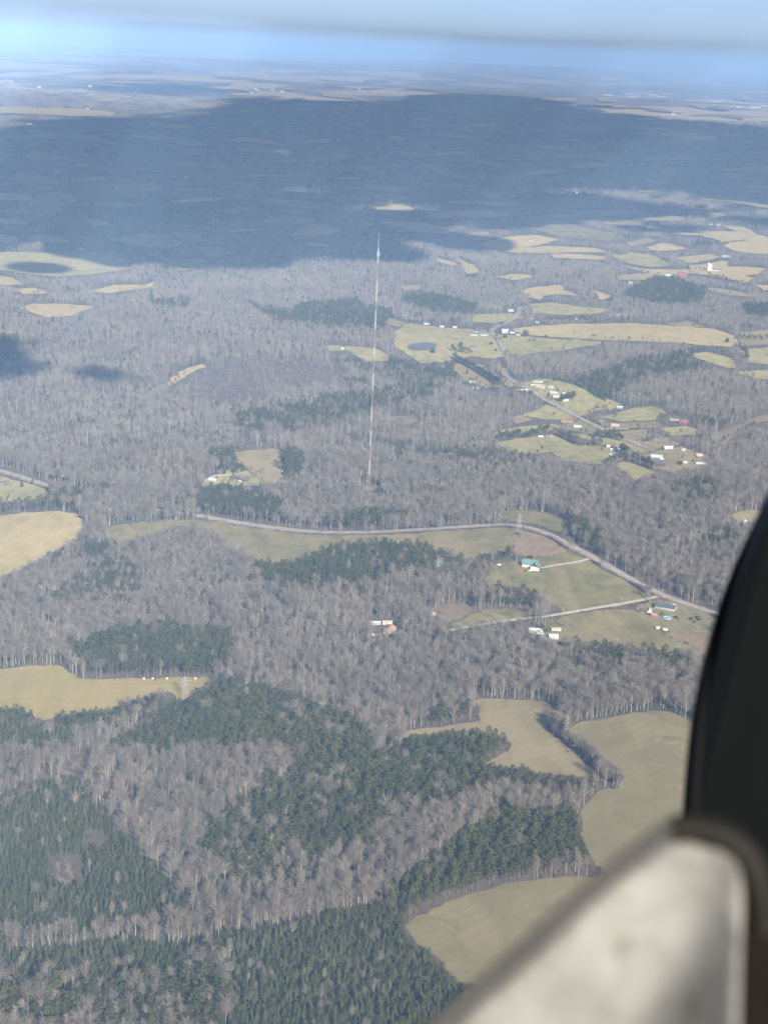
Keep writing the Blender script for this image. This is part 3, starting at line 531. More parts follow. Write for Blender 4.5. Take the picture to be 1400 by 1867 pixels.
bare_parts = [bare_tree(s, 0) for s in range(8)]
pine_parts = [pine_tree(40+s, 0, False) for s in range(6)]; young_parts = [pine_tree(60+s, 0, True) for s in range(5)]
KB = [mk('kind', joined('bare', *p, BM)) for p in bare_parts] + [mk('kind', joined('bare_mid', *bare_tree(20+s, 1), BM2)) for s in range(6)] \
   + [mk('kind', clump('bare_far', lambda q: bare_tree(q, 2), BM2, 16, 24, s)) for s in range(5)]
KP = [mk('kind', joined('pine', *p, PM)) for p in pine_parts] + [mk('kind', joined('pine_mid', *pine_tree(80+s, 1, False), PM)) for s in range(4)] \
   + [mk('kind', clump('pine_far', lambda q: pine_tree(q, 2, False), PM, 20, 24, s)) for s in range(4)] \
   + [mk('kind', joined('young', *p, YM)) for p in young_parts] + [mk('kind', joined('young_mid', *pine_tree(90+s, 1, True), YM)) for s in range(3)]
KT = [mk('kind', joined('thicket', *bush(s, 5), TM)) for s in range(4)]
def kinds(name, L):
    c = bpy.data.collections.new(name)
    for i, o in enumerate(L): o.name = f'{name}_{i:02d}'; c.objects.link(o)
    return c
COL = {'bare': kinds('bare_kind', KB), 'pine': kinds('pine_kind', KP), 'bush': kinds('bush_kind', KT)}

# where they stand
def near_road(X, Y, extra=0):
    bad = np.zeros(len(X), bool)
    for W, r in ROADW:
        x0, y0 = W.min(0)-30; x1, y1 = W.max(0)+30
        k = np.nonzero((X > x0) & (X < x1) & (Y > y0) & (Y < y1))[0]
        if not len(k): continue
        P = np.stack([X[k], Y[k]], 1); dm = np.full(len(k), 1e9)
        for a, b in zip(W[:-1], W[1:]):
            ab = b-a; t = np.clip(((P-a)@ab)/(ab@ab+1e-9), 0, 1); dm = np.minimum(dm, np.linalg.norm(P-(a+t[:, None]*ab), axis=1))
        bad[k[dm < r+extra]] = True
    return bad
SITES = []   # filled below: building plots kept clear (x, y, radius)
def plots_clear(X, Y):
    bad = np.zeros(len(X), bool)
    for x, y, r in SITES:
        dx, dy = X-x, Y-y; d = math.hypot(x, y); u = (dx*x+dy*y)/d; v = (dx*y-dy*x)/d
        bad |= (np.abs(v) < r) & (u < r*.9) & (u > -r*2.2)
    return bad
HTOP = {'bare': 19, 'pine': 18, 'young': 11, 'bush': 4}
def scatter(r0, r1, step, jit=.42):
    n = int(2*r1/step)+2; gx_ = np.arange(-.31*r1, .31*r1, step); gy_ = np.arange(r0*.93, r1, step*.95)
    X, Y = np.meshgrid(gx_, gy_); X = X.ravel()+rng.uniform(-jit, jit, X.size)*step; Y = Y.ravel()+rng.uniform(-jit, jit, Y.size)*step
    r = np.hypot(X, Y); a = np.arctan2(X, Y); k = (r > r0) & (r < r1) & (np.abs(a) < .285)
    return X[k], Y[k]
def classify(X, Y, far=False):
    Z = h(X, Y); B = proj(np.stack([X, Y, Z], 1)); U = rng.random(len(X))
    stand = np.zeros(len(X), int); share = np.zeros(len(X))      # 0 bare, 1 pine, 2 young
    pat = wav(X, Y, 130, 1)+.8*wav(X, Y, 47, 3); share[:] = np.clip((pat-.95)*1.6, 0, .7)+.035
    for kind, s, P in PINES:
        i = inpoly(B, P); stand[i] = {'young': 2, 'pine': 1, 'mix': 1}[kind]; share[i] = s if kind != 'young' else np.where(wav(X[i], Y[i], 23, 8) > .85, .4, .95)
        if kind == 'mix': share[i] = np.clip(s+.45*wav(X[i], Y[i], 38, 2), 0, .95)
    conif = U < share; cls = np.where(conif, np.where(stand == 2, 2, 1), 0)
    hh = np.array([19., 18., 9.])[cls]*(.8 if far else 1)
    T = proj(np.stack([X, Y, Z+hh*np.where(np.hypot(X, Y) > 2200, .85, .62)], 1)); Md = proj(np.stack([X, Y, Z+hh*.3], 1))
    bad = near_road(X, Y); road_ = bad.copy()
    for S in FPX_:
        bad |= inpoly(B, S) | inpoly(T, S) | inpoly(Md, S)
    for _, S in CLEARINGS: bad |= inpoly(B, S) | inpoly(T, S)
    inside = road_
    for S in FPX_: inside |= inpoly(B, S)
    edge_ = bad & ~inside
    bad |= inpoly(B, CUT) | (inpoly(B, CUT2))
    th = np.zeros(len(X), bool)
    for S in THICKET: th |= inpoly(B, S)
    pc = plots_clear(X, Y); bad |= pc; return B, T, Z, cls, stand, bad, th, edge_ & ~pc
PTS = {'bare': [], 'pine': [], 'bush': []}     # x y z  rotz  scale_xy scale_z  kind_index
near_bare, near_pine = [], []
def put(key, X, Y, Z, idx, sc_xy, sc_z):
    n = len(X)
    if n: PTS[key].append(np.stack([X, Y, Z-.3, rng.uniform(0, 6.28, n), sc_xy*np.ones(n), sc_z*np.ones(n), idx*np.ones(n)], 1))
def plant(X, Y, lod, acc, far=False):
    B, T, Z, cls, stand, bad, th, edge_ = classify(X, Y, far); n = len(X); U = rng.random(n)
    grow = .93+.2*wav(X, Y, 90, 5)+.1*wav(X, Y, 31, 2)
    prob = np.where(cls == 0, acc[0]*np.where(stand == 2, .9, 1)*np.clip(1.02+.45*wav(X, Y, 24, 6), .35, 1.3), np.where(cls == 1, acc[1], acc[2])); k = ~bad & ~th & (U < prob)
    b = k & (cls == 0); hs = grow*rng.uniform(.6, 1.16, n); hs = np.where((cls == 0) & (stand == 2), hs*.75, hs)
    nb, npn, ny = {0: ((0, 8), (0, 6), (14, 19)), 1: ((8, 14), (6, 10), (19, 22)), 2: ((14, 19), (10, 14), (10, 14))}[lod]
    put('bare', X[b], Y[b], Z[b], rng.integers(nb[0], nb[1], b.sum()), hs[b]*rng.uniform(.9, 1.25, b.sum()), hs[b])
    cls = np.where((cls == 2) & (rng.random(n) < .42), 3, cls)
    r_ = k & (cls == 3); put('pine', X[r_], Y[r_], Z[r_], rng.integers(npn[0], npn[1], r_.sum()), hs[r_]*rng.uniform(.5, .75, r_.sum()), hs[r_]*rng.uniform(.4, .62, r_.sum()))
    p = k & (cls == 1); put('pine', X[p], Y[p], Z[p], rng.integers(npn[0], npn[1], p.sum()), hs[p]*rng.uniform(.9, 1.2, p.sum()), hs[p])
    y = k & (cls == 2); put('pine', X[y], Y[y], Z[y], rng.integers(ny[0], ny[1], y.sum()), hs[y]*rng.uniform(1.0, 1.5, y.sum()), hs[y]*rng.uniform(.65, 1.2, y.sum())*(1 if lod < 2 else .8))
    if lod < 2:
        t = th & ~near_road(X, Y) & (U < .55); put('bush', X[t], Y[t], Z[t], rng.integers(0, 4, t.sum()), rng.uniform(.6, 1.3, t.sum()), rng.uniform(.5, 1.1, t.sum()))
        t = th & ~near_road(X, Y) & (U > .55) & (U < .8) & (B[:, 1] < 800); put('bare', X[t], Y[t], Z[t], rng.integers(nb[0], nb[1], t.sum()), rng.uniform(.5, .8, t.sum()), rng.uniform(.4, .7, t.sum()))
        e = edge_ & (U < .45); put('bush', X[e], Y[e], Z[e], rng.integers(0, 4, e.sum()), rng.uniform(.5, 1.2, e.sum()), rng.uniform(.5, 1.3, e.sum()))
        e = ~bad & ~th & (cls == 0) & (U > prob) & (U < prob+.10); put('bush', X[e], Y[e], Z[e], rng.integers(0, 4, e.sum()), rng.uniform(.5, 1, e.sum()), rng.uniform(.4, .9, e.sum()))
# ------------------------------------------------------------------ buildings
def colm(name, c, rough=.7, var=.06): return plain(name, c, rough, var, .6)
C_ = {'white': colm('white_siding', (.48, .47, .44)), 'cream': colm('cream_siding', (.74, .68, .52)), 'brick': colm('brick_wall', (.30, .15, .10)), 'grey': colm('grey_siding', (.42, .42, .41)),
      'brown': colm('brown_boards', (.16, .10, .07)), 'red': colm('red_boards', (.42, .09, .07)), 'tanw': colm('tan_siding', (.50, .40, .28)),
      'groof': colm('green_metal_roof', (.13, .22, .19), .6), 'slate': colm('dark_slate_roof', (.075, .095, .115)), 'wroof': colm('white_metal_roof', (.47, .48, .48), .5), 'lroof': colm('light_grey_roof', (.50, .51, .52), .6),
      'rust': colm('rusty_orange_roof', (.42, .23, .15)), 'rroof': colm('red_metal_roof', (.36, .12, .10), .5), 'broof': colm('brown_shingle_roof', (.17, .13, .11)), 'blue': colm('pale_blue_roof', (.45, .62, .78), .5), 'troof': colm('tan_shingle_roof', (.48, .37, .26)),
      'glass': colm('dark_window_glass', (.03, .035, .045), .15), 'trim': colm('white_trim', (.8, .8, .78)), 'door': colm('dark_door_paint', (.12, .07, .05)),
      'pool': colm('pool_water', (.10, .38, .66), .15), 'poolw': colm('pool_wall', (.65, .7, .75)), 'rubber': colm('tyre_rubber', (.03, .03, .03)), 'metal': colm('galvanised_steel', (.34, .35, .35), .6), 'wood': colm('weathered_pole_wood', (.34, .28, .22)),
      'orange': colm('aviation_orange', (.46, .26, .19), .5), 'twhite': colm('tower_white', (.6, .6, .59), .5), 'cwhite': colm('white_car_paint', (.8, .8, .8), .3), 'csilver': colm('silver_car_paint', (.5, .51, .52), .3), 'cdark': colm('dark_car_paint', (.05, .055, .07), .3), 'cred': colm('red_car_paint', (.45, .05, .04), .3), 'concrete': colm('pale_concrete', (.55, .52, .46))}
def gable(mb, w_, d, z, rise, ov=.5, th=.18):
    """two roof slopes with thickness, ridge along x"""
    for s in (-1, 1):
        y0, z0 = s*(d/2+ov), z-rise*ov/(d/2); e = s*.0
        V = [(x, y, q) for x in (-w_/2-ov, w_/2+ov) for y, q in ((y0, z0), (0, z+rise), (0, z+rise+th), (y0, z0+th))]
        mb.add(V, [(0, 1, 2, 3), (7, 6, 5, 4), (0, 4, 5, 1), (1, 5, 6, 2), (2, 6, 7, 3), (3, 7, 4, 0)])
def house(px, py, w_, d, hw, rz, wall, roof, name, cat, label, rise=None, detail=2, chimney=False, wing=False, group=None, porch=False):
    p = at(px, py) if not isinstance(px, Vector) else px; SITES.append((p.x, p.y, max(w_, d)*.62+2))
    if roof == 'wroof' and 1900 < p.length < 6000 and 'roof' not in label: roof = random.choice(['wroof', 'lroof', 'slate', 'broof'])
    if 1900 < p.length < 9000: w_ *= .62; d *= .66; hw *= .85
    elif p.length <= 1500 or 'green roof' not in label and 'slate' not in label: w_ *= .72; d *= .8
    root = empty(name, (p.x, p.y, p.z-.15), R(rz)); tag(root, label, cat, group); rise = rise or d*.24
    m = MB(); m.box(-w_/2, w_/2, -d/2, d/2, -1.5, hw)
    m.add([(s*w_/2, y, z) for s in (-1, 1) for y, z in ((-d/2, hw), (d/2, hw), (0, hw+rise-.05))], [(0, 2, 1), (3, 4, 5)])
    if wing: m.box(w_*.1, w_*.1+d*.8, -d/2-d*.55, -d/2-.01, -1.5, hw)
    m.build('wall', C_[wall], root)
    r = MB(); gable(r, w_, d, hw, rise); ro = r.build('roof', C_[roof], root)
    if wing:
        r2 = MB(); V = MB(); gable(V, d*1.1, d*.8, hw, rise*.85)
        r2.add([(w_*.1+d*.4-y, x-d*.55+.2, z) for x, y, z in V.V], V.F); r2.build('wing_roof', C_[roof], root)
    if chimney:
        c = MB(); c.box(w_*.2, w_*.2+.9, .6, 1.5, hw, hw+rise+1.1); c.build('chimney', C_['brick'], ro)
    if porch:
        q = MB(); q.box(-w_*.3, w_*.3, -d/2-2.6, -d/2-.02, hw-.35, hw-.15)
        for x in (-w_*.29, -w_*.1, w_*.1, w_*.29): q.box(x-.1, x+.1, -d/2-2.5, -d/2-2.3, -.6, hw-.35)
        q.box(-w_*.3, w_*.3, -d/2-2.6, -d/2-.02, -1, .12); q.build('porch', C_['trim'], root)
    if detail:
        for s in (-1, 1):
            y = s*(d/2+.03)
            q = MB(); q.box(-.55, .55, y-.03, y+.03, .1, 2.15); dr = q.build('door', C_['door'], root)
            n = max(1, int(w_/5))
            for i in range(-n, n+1):
                if i == 0: continue
                x = i*w_/(2*n+1.4)
                f = MB(); f.box(x-.6, x+.6, y-.04, y+.04, .85, min(2.2, hw-.3)); fo = f.build('window', C_['trim'], root)
                g = MB(); g.box(x-.48, x+.48, y-.06, y+.06, .97, min(2.08, hw-.42)); g.build('pane', C_['glass'], fo)
            if detail < 2: break
    return root
H_ = house
H_(966, 1033, 17, 12, 4.2, -12, 'cream', 'groof', 'farmhouse', 'house', 'cream house with a green roof at the end of the short driveway', 4.2, chimney=True, wing=True)
H_(1213, 1110, 21, 11, 3.4, -22, 'white', 'slate', 'house', 'house', 'long house with a dark slate roof beside the road junction', chimney=True)
H_(1192, 1124, 8, 5, 2.6, -15, 'red', 'rust', 'shed', 'shed', 'small red shed next to the blue swimming pool', detail=1)
H_(1198, 1147, 5, 3.5, 2.3, 10, 'white', 'wroof', 'shed', 'shed', 'small white shed at the upper end of the brown field', detail=0)
H_(1212, 1150, 6, 3, 2.2, -10, 'cream', 'lroof', 'shed', 'shed', 'cream shed just right of the small white shed by the brown field', detail=0)
H_(976, 1153, 19, 9, 3.0, -6, 'white', 'lroof', 'house', 'house', 'white house with a light grey roof at the wood edge below the farm track', wing=True)
H_(1013, 1150, 13, 5, 2.5, 4, 'cream', 'troof', 'shed', 'shed', 'long low tan-roofed shed above the pale blue roof', detail=1)
H_(1008, 1164, 12, 10, 3.0, 6, 'white', 'blue', 'garage', 'garage', 'white garage with a pale blue roof beside red earth', detail=1)
H_(1009, 1181, 4.5, 3.5, 2.3, 0, 'white', 'wroof', 'shed', 'shed', 'little white shed alone below the pale blue roof', detail=0)
H_(897, 1152, 9, 4, 2.5, 5, 'white', 'wroof', 'mobile_home', 'mobile home', 'white mobile home half hidden by bare trees under the farm track', detail=1)
H_(927, 1158, 6, 5, 2.5, 30, 'grey', 'lroof', 'shed', 'shed', 'grey shed between the mobile home and the light grey roof', detail=0)
H_(711, 1151, 15, 12, 3.4, 70, 'tanw', 'rust', 'house', 'house', 'house with a rusty orange roof in the middle of the woods', detail=1)
H_(684, 1138, 15, 4.5, 2.6, 4, 'white', 'wroof', 'mobile_home', 'mobile home', 'long white mobile home left of the rusty orange roof')
H_(706, 1137, 13, 4, 2.6, 6, 'cream', 'troof', 'shed', 'shed', 'cream shed right behind the rusty orange roof', detail=1)
H_(739, 1135, 5, 4, 2.5, 0, 'white', 'wroof', 'shed', 'shed', 'small white shed right of the rusty orange roof among trees', detail=0)
H_(789, 1122, 6, 4, 2.5, 50, 'white', 'wroof', 'shed', 'shed', 'small white shed at the left end of the brown scrub clearing', detail=0)
H_(435, 876, 17, 10, 3.6, -8, 'white', 'slate', 'house', 'house', 'white house with a dark roof on green lawn below the tan clearing', wing=True)
H_(388, 877, 16, 9, 3.2, -14, 'white', 'lroof', 'garage', 'garage', 'white garage with grey roof where the wooded driveway ends', detail=1)
H_(448, 882, 5, 4, 2.4, 0, 'white', 'wroof', 'shed', 'shed', 'tiny white shed on the lawn beside the dark-roofed white house', detail=0)
H_(665, 891, 6, 4, 2.8, 0, 'white', 'wroof', 'equipment_hut', 'hut', 'small white equipment hut at the foot of the tall mast', detail=1)
H_(104, 867, 13, 6, 3, -10, 'white', 'lroof', 'house', 'house', 'white house in bare trees above the road at the left edge')
H_(116, 869, 8, 6, 3, 20, 'cream', 'wroof', 'shed', 'shed', 'white shed touching the house above the left road', detail=0)
H_(205, 881, 9, 5, 2.8, 30, 'cream', 'lroof', 'cabin', 'cabin', 'pale cabin deep in the bare woods right of the left road', detail=1)
H_(229, 886, 7, 5, 2.6, -20, 'white', 'wroof', 'cabin', 'cabin', 'white cabin in the bare woods just right of the pale cabin', detail=1)
H_(3, 882, 14, 8, 2.8, -5, 'grey', 'slate', 'house', 'house', 'dark-roofed grey house cut by the left edge below the road')
H_(1383, 911, 10, 6, 2.8, 0, 'white', 'wroof', 'house', 'house', 'white house near the window pillar at the right edge', detail=1)
H_(1340, 1001 - 36, 8, 4, 2.6, 0, 'white', 'lroof', 'shed', 'shed', 'low pale shed beside the upright white tank at right', detail=0)
# the upper settlement
H_(864, 613, 22, 7, 3, 0, 'white', 'wroof', 'poultry_house', 'barn', 'long white building at the left of the crossroads settlement', detail=1)
H_(882, 613, 24, 6, 3, 0, 'white', 'wroof', 'poultry_house', 'barn', 'long white building nearest the crossroads on its left side', detail=1)
H_(870, 606, 26, 14, 4, -5, 'grey', 'slate', 'house', 'house', 'big blue-grey house behind the two long white buildings')
H_(920, 607, 22, 16, 7, 5, 'white', 'lroof', 'church', 'church', 'tall white building in the fork of the upper crossroads', detail=1)
H_(934, 608, 15, 8, 3, -8, 'white', 'lroof', 'house', 'house', 'small white house right of the tall white building', detail=1)
H_(944, 612, 14, 8, 3, -12, 'cream', 'troof', 'house', 'house', 'cream house at the left end of the big straw field', detail=1)
H_(950, 616, 10, 7, 3, 12, 'white', 'wroof', 'shed', 'shed', 'white shed in front of the cream house by the straw field', detail=0)
H_(862, 635, 15, 10, 3.4, 14, 'brick', 'slate', 'house', 'house', 'dark brick house alone in the pasture right of the pond', detail=1)
H_(930, 568, 20, 11, 4, 14, 'white', 'wroof', 'farmhouse', 'house', 'white farmhouse beside the far end of the upper road', detail=1)
H_(778, 592, 20, 8, 3, 0, 'white', 'lroof', 'house', 'house', 'white house above the pond pasture at its upper left', detail=1)
H_(805, 597, 14, 9, 3, 10, 'grey', 'lroof', 'house', 'house', 'grey house amid bare trees above the pond pasture', detail=1)
H_(829, 598, 14, 9, 3, -10, 'white', 'wroof', 'house', 'house', 'white house among trees at the upper right of the pond', detail=1)
H_(969, 582, 10, 7, 3, 0, 'white', 'wroof', 'shed', 'shed', 'white shed at the left tip of the narrow tan strip', detail=0)
H_(979, 589, 12, 8, 3, -20, 'white', 'lroof', 'house', 'house', 'white house just below the narrow tan strip', detail=1)
H_(1124, 576, 26, 9, 3.4, -3, 'white', 'wroof', 'barn', 'barn', 'white barn in trees above the long straw field', detail=1)
H_(1141, 575, 13, 8, 3, 6, 'white', 'wroof', 'shed', 'shed', 'white shed right of the barn above the long straw field', detail=0)
H_(1049, 583, 10, 6, 3, 6, 'white', 'lroof', 'shed', 'shed', 'small pale shed at the lower edge of the far green meadow', detail=0)
H_(867, 708, 17, 8, 3, 3, 'white', 'wroof', 'house', 'house', 'white house at the foot of the tan strip field beside woods')
H_(861, 698, 15, 6, 3, 0, 'cream', 'lroof', 'house', 'house', 'pale house behind the white one on the tan strip field', detail=1)
H_(877, 701, 7, 6, 3, 0, 'red', 'rroof', 'shed', 'shed', 'small dark red shed at the end of the tan strip field', detail=0)
H_(624, 638, 9, 8, 4.2, 25, 'white', 'lroof', 'barn', 'barn', 'white barn at the left tip of the small green hilltop meadow', detail=1)
H_(977, 698, 15, 7, 3, 0, 'white', 'lroof', 'house', 'house', 'white house topmost in the roadside green field', detail=1)
H_(985, 698, 9, 6, 3, 30, 'white', 'wroof', 'shed', 'shed', 'white shed right of the topmost house in the roadside green field', detail=0)
H_(985, 706, 24, 13, 3.2, -14, 'cream', 'troof', 'house', 'house', 'wide tan-roofed house in the roadside green field', wing=True)
H_(972, 704, 13, 8, 3, -6, 'white', 'wroof', 'garage', 'garage', 'white garage left of the wide tan-roofed house', detail=1)
H_(1004, 708, 12, 9, 3.6, -30, 'white', 'wroof', 'barn', 'barn', 'white shed right of the wide tan-roofed house', detail=0)
H_(1009, 718, 21, 10, 3.2, -18, 'white', 'lroof', 'house', 'house', 'white house in the middle row of the roadside green field')
H_(1013, 725, 17, 8, 3.2, 8, 'white', 'wroof', 'house', 'house', 'white-roofed house in front of the middle row house')
H_(1029, 732, 18, 8, 3.2, 22, 'white', 'blue', 'house', 'house', 'pale blue roofed house behind the short evergreen hedge')
H_(1027, 718, 7, 5, 3, 0, 'white', 'wroof', 'shed', 'shed', 'small white shed behind the pale blue roofed house', detail=0)
H_(1043, 722, 6, 5, 3, 0, 'white', 'lroof', 'shed', 'shed', 'small shed furthest right in the roadside green field', detail=0)
H_(1033, 770, 27, 10, 3.6, -22, 'tanw', 'rroof', 'barn', 'barn', 'long barn with a red roof left of the middle road')
H_(1052, 780, 19, 11, 3.4, -8, 'white', 'wroof', 'barn', 'barn', 'white-roofed barn right below the long red roof')
H_(1121, 778, 20, 11, 3.6, -20, 'white', 'troof', 'barn', 'barn', 'white barn with tan roof across the road beside a driveway')
H_(1098, 768, 16, 8, 3, -14, 'grey', 'slate', 'house', 'house', 'blue-grey house in trees left of the white barn across the road', detail=1)
H_(1129, 744, 16, 8, 3, -10, 'grey', 'lroof', 'house', 'house', 'light-roofed house buried in trees above the green oval meadow', detail=1)
H_(1245, 771, 24, 12, 4, -12, 'red', 'rroof', 'barn', 'barn', 'large barn with a red roof beside the muddy pond', detail=1)
H_(1230, 766, 26, 12, 4.5, -14, 'tanw', 'slate', 'barn', 'barn', 'large barn with a dark roof joined behind the red one', detail=1)
H_(985, 798, 12, 7, 3, 10, 'white', 'wroof', 'house', 'house', 'white house with bushes in the left green pasture', detail=1)
H_(1001, 796, 14, 8, 3.2, -6, 'white', 'rroof', 'house', 'house', 'dark red roofed white house in the left green pasture', detail=1)
H_(1118, 822, 16, 8, 3, -8, 'white', 'wroof', 'barn', 'barn', 'white barn among scattered vehicles in the farmyard', detail=1)
H_(1130, 818, 13, 7, 3, 10, 'grey', 'lroof', 'shed', 'shed', 'grey-roofed shed at the back of the cluttered farmyard', detail=1)
H_(1125, 828, 15, 6, 3, -4, 'white', 'wroof', 'mobile_home', 'mobile home', 'white mobile home in front of the cluttered farmyard', detail=1)
H_(1108, 815, 8, 6, 3, 12, 'cream', 'lroof', 'shed', 'shed', 'small pale shed at the upper left of the cluttered farmyard', detail=0)
H_(1217, 819, 22, 11, 4, 12, 'grey', 'lroof', 'barn', 'barn', 'pale grey barn in trees above the sandy lot', detail=1)
H_(1196, 835, 26, 12, 3.6, -10, 'white', 'wroof', 'workshop', 'workshop', 'long white workshop on the sandy lot above the small pond', detail=1)
H_(1245, 822, 9, 6, 3, 0, 'white', 'wroof', 'shed', 'shed', 'small white shed right of the pale grey barn', detail=0)
H_(1273, 832, 16, 9, 3.2, 14, 'white', 'troof', 'house', 'house', 'white house at the right end of the sandy lot', detail=1)
H_(1278, 848, 24, 8, 3.2, -14, 'white', 'wroof', 'mobile_home', 'mobile home', 'long white mobile home at the lower right of the settlement', detail=1)
H_(1248, 845, 9, 6, 3, 0, 'white', 'wroof', 'shed', 'shed', 'white shed between the round bush and the long mobile home', detail=0)
H_(1235, 847, 6, 5, 3, 10, 'white', 'lroof', 'shed', 'shed', 'small white shed left of the round bush', detail=0)
H_(1300, 494, 56, 16, 5, -14, 'white', 'wroof', 'dairy_barn', 'barn', 'long white dairy barn beside two white silos', detail=0)
H_(1244, 504, 34, 16, 6, -8, 'red', 'rroof', 'barn', 'barn', 'far red barn at the end of the pale farm road', detail=0)
H_(1233, 503, 20, 12, 4, 6, 'brick', 'broof', 'shed', 'shed', 'dark red shed just left of the far red barn', detail=0)
H_(1217, 503, 24, 10, 4, 0, 'white', 'wroof', 'shed', 'shed', 'white shed further left of the far red barn', detail=0)
H_(1320, 469, 24, 12, 5, 0, 'white', 'wroof', 'farmhouse', 'house', 'far white farmhouse beyond the silos at right', detail=0)
H_(1328, 469, 16, 10, 4, 10, 'white', 'wroof', 'shed', 'shed', 'white shed right of the far farmhouse beyond the silos', detail=0)
H_(1149, 517, 16, 10, 4, -10, 'white', 'wroof', 'house', 'house', 'white house left of the pine wood on the upper right', detail=0)
# houses sprinkled over the far country: too small to tell apart
FARH = [(118,441),(150,456),(124,441),(83,330),(100,333),(130,354),(318,324),(341,324),(262,233),(272,233),(245,250),(288,255),(325,256),(410,252),(432,250),(98,275),(157,285),(104,315),(525,296),(537,295),(570,298),(505,326),(520,329),(610,340),(650,345),(575,243),(598,246),(494,250),(360,262),(405,265),(380,330),(776,373),(779,375),(886,347),(937,402),(892,387),(845,324),(895,307),(877,324),(1015,324),(1020,325),(1147,295),(1172,300),(1225,325),(1300,325),(1308,411),(1295,410),(1320,327),(1060,283),(1190,275),(957,296),(990,318),(1045,355),(1053,353),(1140,278),(968,440),(1385,240),(1370,239),(1075,197),(1080,195),(987,200),(983,202),(905,217),(848,198),(465,163),(470,166),(460,170),(515,168),(497,166),(660,161),(668,160),(655,164),(250,112),(200,111),(220,112),(235,112),(305,116),(295,115),(400,121),(395,122),(410,120),(425,108),(405,108),(555,117),(645,123),(72,160),(5,150),(15,148),(22,150),(60,223),(70,222),(55,228),(90,230),(100,231),(110,232),(75,226),(120,233),(64,234),(52,236),(165,158),(160,200),(240,188),(245,183),(355,195)]
for i, (x, y) in enumerate(FARH):
    p = at(x, y); r_ = p.length; s = 1.0 if y > 300 else (1.5 if y > 180 else 2.6)
    H_(p, None, 22*s*random.uniform(.7, 1.2), 11*s, 5*s, random.uniform(-20, 20), 'white', 'wroof', 'far_house', 'house', 'tiny white building far off in the hazy country', detail=0, group='far white buildings in the haze')
for i, (x, y, w_) in enumerate([(1108,174,22),(1143,172,14),(1156,172,14),(1150,178,20),(1163,176,10),(1190,174,22),(1205,177,22),(1218,181,18),(1304,186,30),(1345,196,14),(1375,196,26),(1392,194,14),(1230,206,16),(1226,209,10),(1110,145,36),(1100,146,14),(1285,177,10)]):
    p = at(x, y); k = p.length/FPX
    H_(p, None, w_*k, 60, 14, 0, 'white', 'wroof', 'warehouse', 'warehouse', 'bright long roof of the industrial park near the right horizon', rise=3, detail=0, group='long pale warehouse roofs')
def watertower(px, py, s=1):
    p = at(px, py); root = empty('water_tower', p); tag(root, f'white water tower standing up near the {"left" if px < 700 else "right"} part of the horizon', 'water tower')
    k = p.length/FPX*s
    MB().lathe([(.5*k, 0), (.4*k, 5*k)], 10).build('column', C_['twhite'], root)
    MB().lathe([(.1, 4.6*k), (1.2*k, 5.3*k), (1.5*k, 6.2*k), (1.2*k, 7*k), (.1, 7.4*k)], 14).build('tank', C_['twhite'], root)
watertower(387, 93); watertower(1188, 121, .7)
# silos
for i, (x, y, hh) in enumerate([(1290, 494, 20), (1294, 494, 17)]):
    p = at(x, y); root = empty('silo', p); tag(root, ['taller white silo at the left end of the long dairy barn', 'shorter white silo between the tall silo and the dairy barn'][i], 'silo')
    MB().lathe([(4.4, -1), (4.4, hh)], 20).build('barrel', C_['white'], root); MB().lathe([(4.6, hh), (3.6, hh+2), (1.5, hh+3), (.01, hh+3.2)], 20).build('dome', C_['wroof'], root)
p = at(1356, 961); root = empty('storage_tank', p); tag(root, 'upright white storage tank in scrub near the window pillar', 'tank')
MB().lathe([(2.6, -1), (2.6, 8.5)], 20).build('barrel', C_['white'], root); MB().lathe([(2.7, 8.5), (1.6, 9.5), (.01, 9.9)], 20).build('dome', C_['wroof'], root)
p = at(1216, 1128); root = empty('swimming_pool', p); tag(root, 'round blue above-ground swimming pool beside the red shed', 'swimming pool')
MB().lathe([(4.0, -.8), (4.0, 1.2), (4.25, 1.2), (4.25, 1.3), (3.8, 1.3), (3.8, .5)], 24).build('wall', C_['poolw'], root); MB().lathe([(.01, 1.05), (3.85, 1.05)], 24).build('water', C_['pool'], root)
# vehicles
def car(px, py, rz, paint, label, van=False):
    p = at(px, py); root = empty('parked_van' if van else 'parked_car', (p.x, p.y, p.z+.25), R(rz)); tag(root, label, 'van' if van else 'car')
    pr = [(-2.3, .35), (-2.3, .95), (-1.9, 1.1), (-1.2, 1.55), (.7, 1.58), (1.3, 1.05), (2.2, .9), (2.35, .35)] if not van else [(-2.7, .35), (-2.7, 2.1), (-2.5, 2.3), (1.3, 2.3), (1.9, 1.4), (2.6, 1.1), (2.7, .35)]
    m = MB(); n = len(pr); W = .92
    m.add([(x, s*W*(1 if z < 1.1 else .86), z) for s in (-1, 1) for x, z in pr], [tuple(range(n)), tuple(range(2*n-1, n-1, -1))]+[(i, n+i, n+(i+1) % n, (i+1) % n) for i in range(n)])
    m.build('body', C_[paint], root)
    g = MB(); 
    for s in (-1, 1): g.add([(-1.1, s*.9, 1.1), (1.0, s*.9, 1.1), (.6, s*.84, 1.48), (-1.0, s*.84, 1.48)], [(0, 1, 2, 3)])
    g.add([(1.32, -.75, 1.08), (1.32, .75, 1.08), (.78, .68, 1.56), (.78, -.68, 1.56)] if not van else [(1.95, -.75, 1.42), (1.95, .75, 1.42), (1.38, .7, 2.25), (1.38, -.7, 2.25)], [(0, 1, 2, 3)])
    g.build('window', C_['glass'], root)
    for x in (-1.45, 1.45):
        for s in (-1, 1):
            q = MB(); q.bar((x, s*.78, .34), (x, s*.97, .34), .34, n=12); q.build('wheel', C_['rubber'], root)
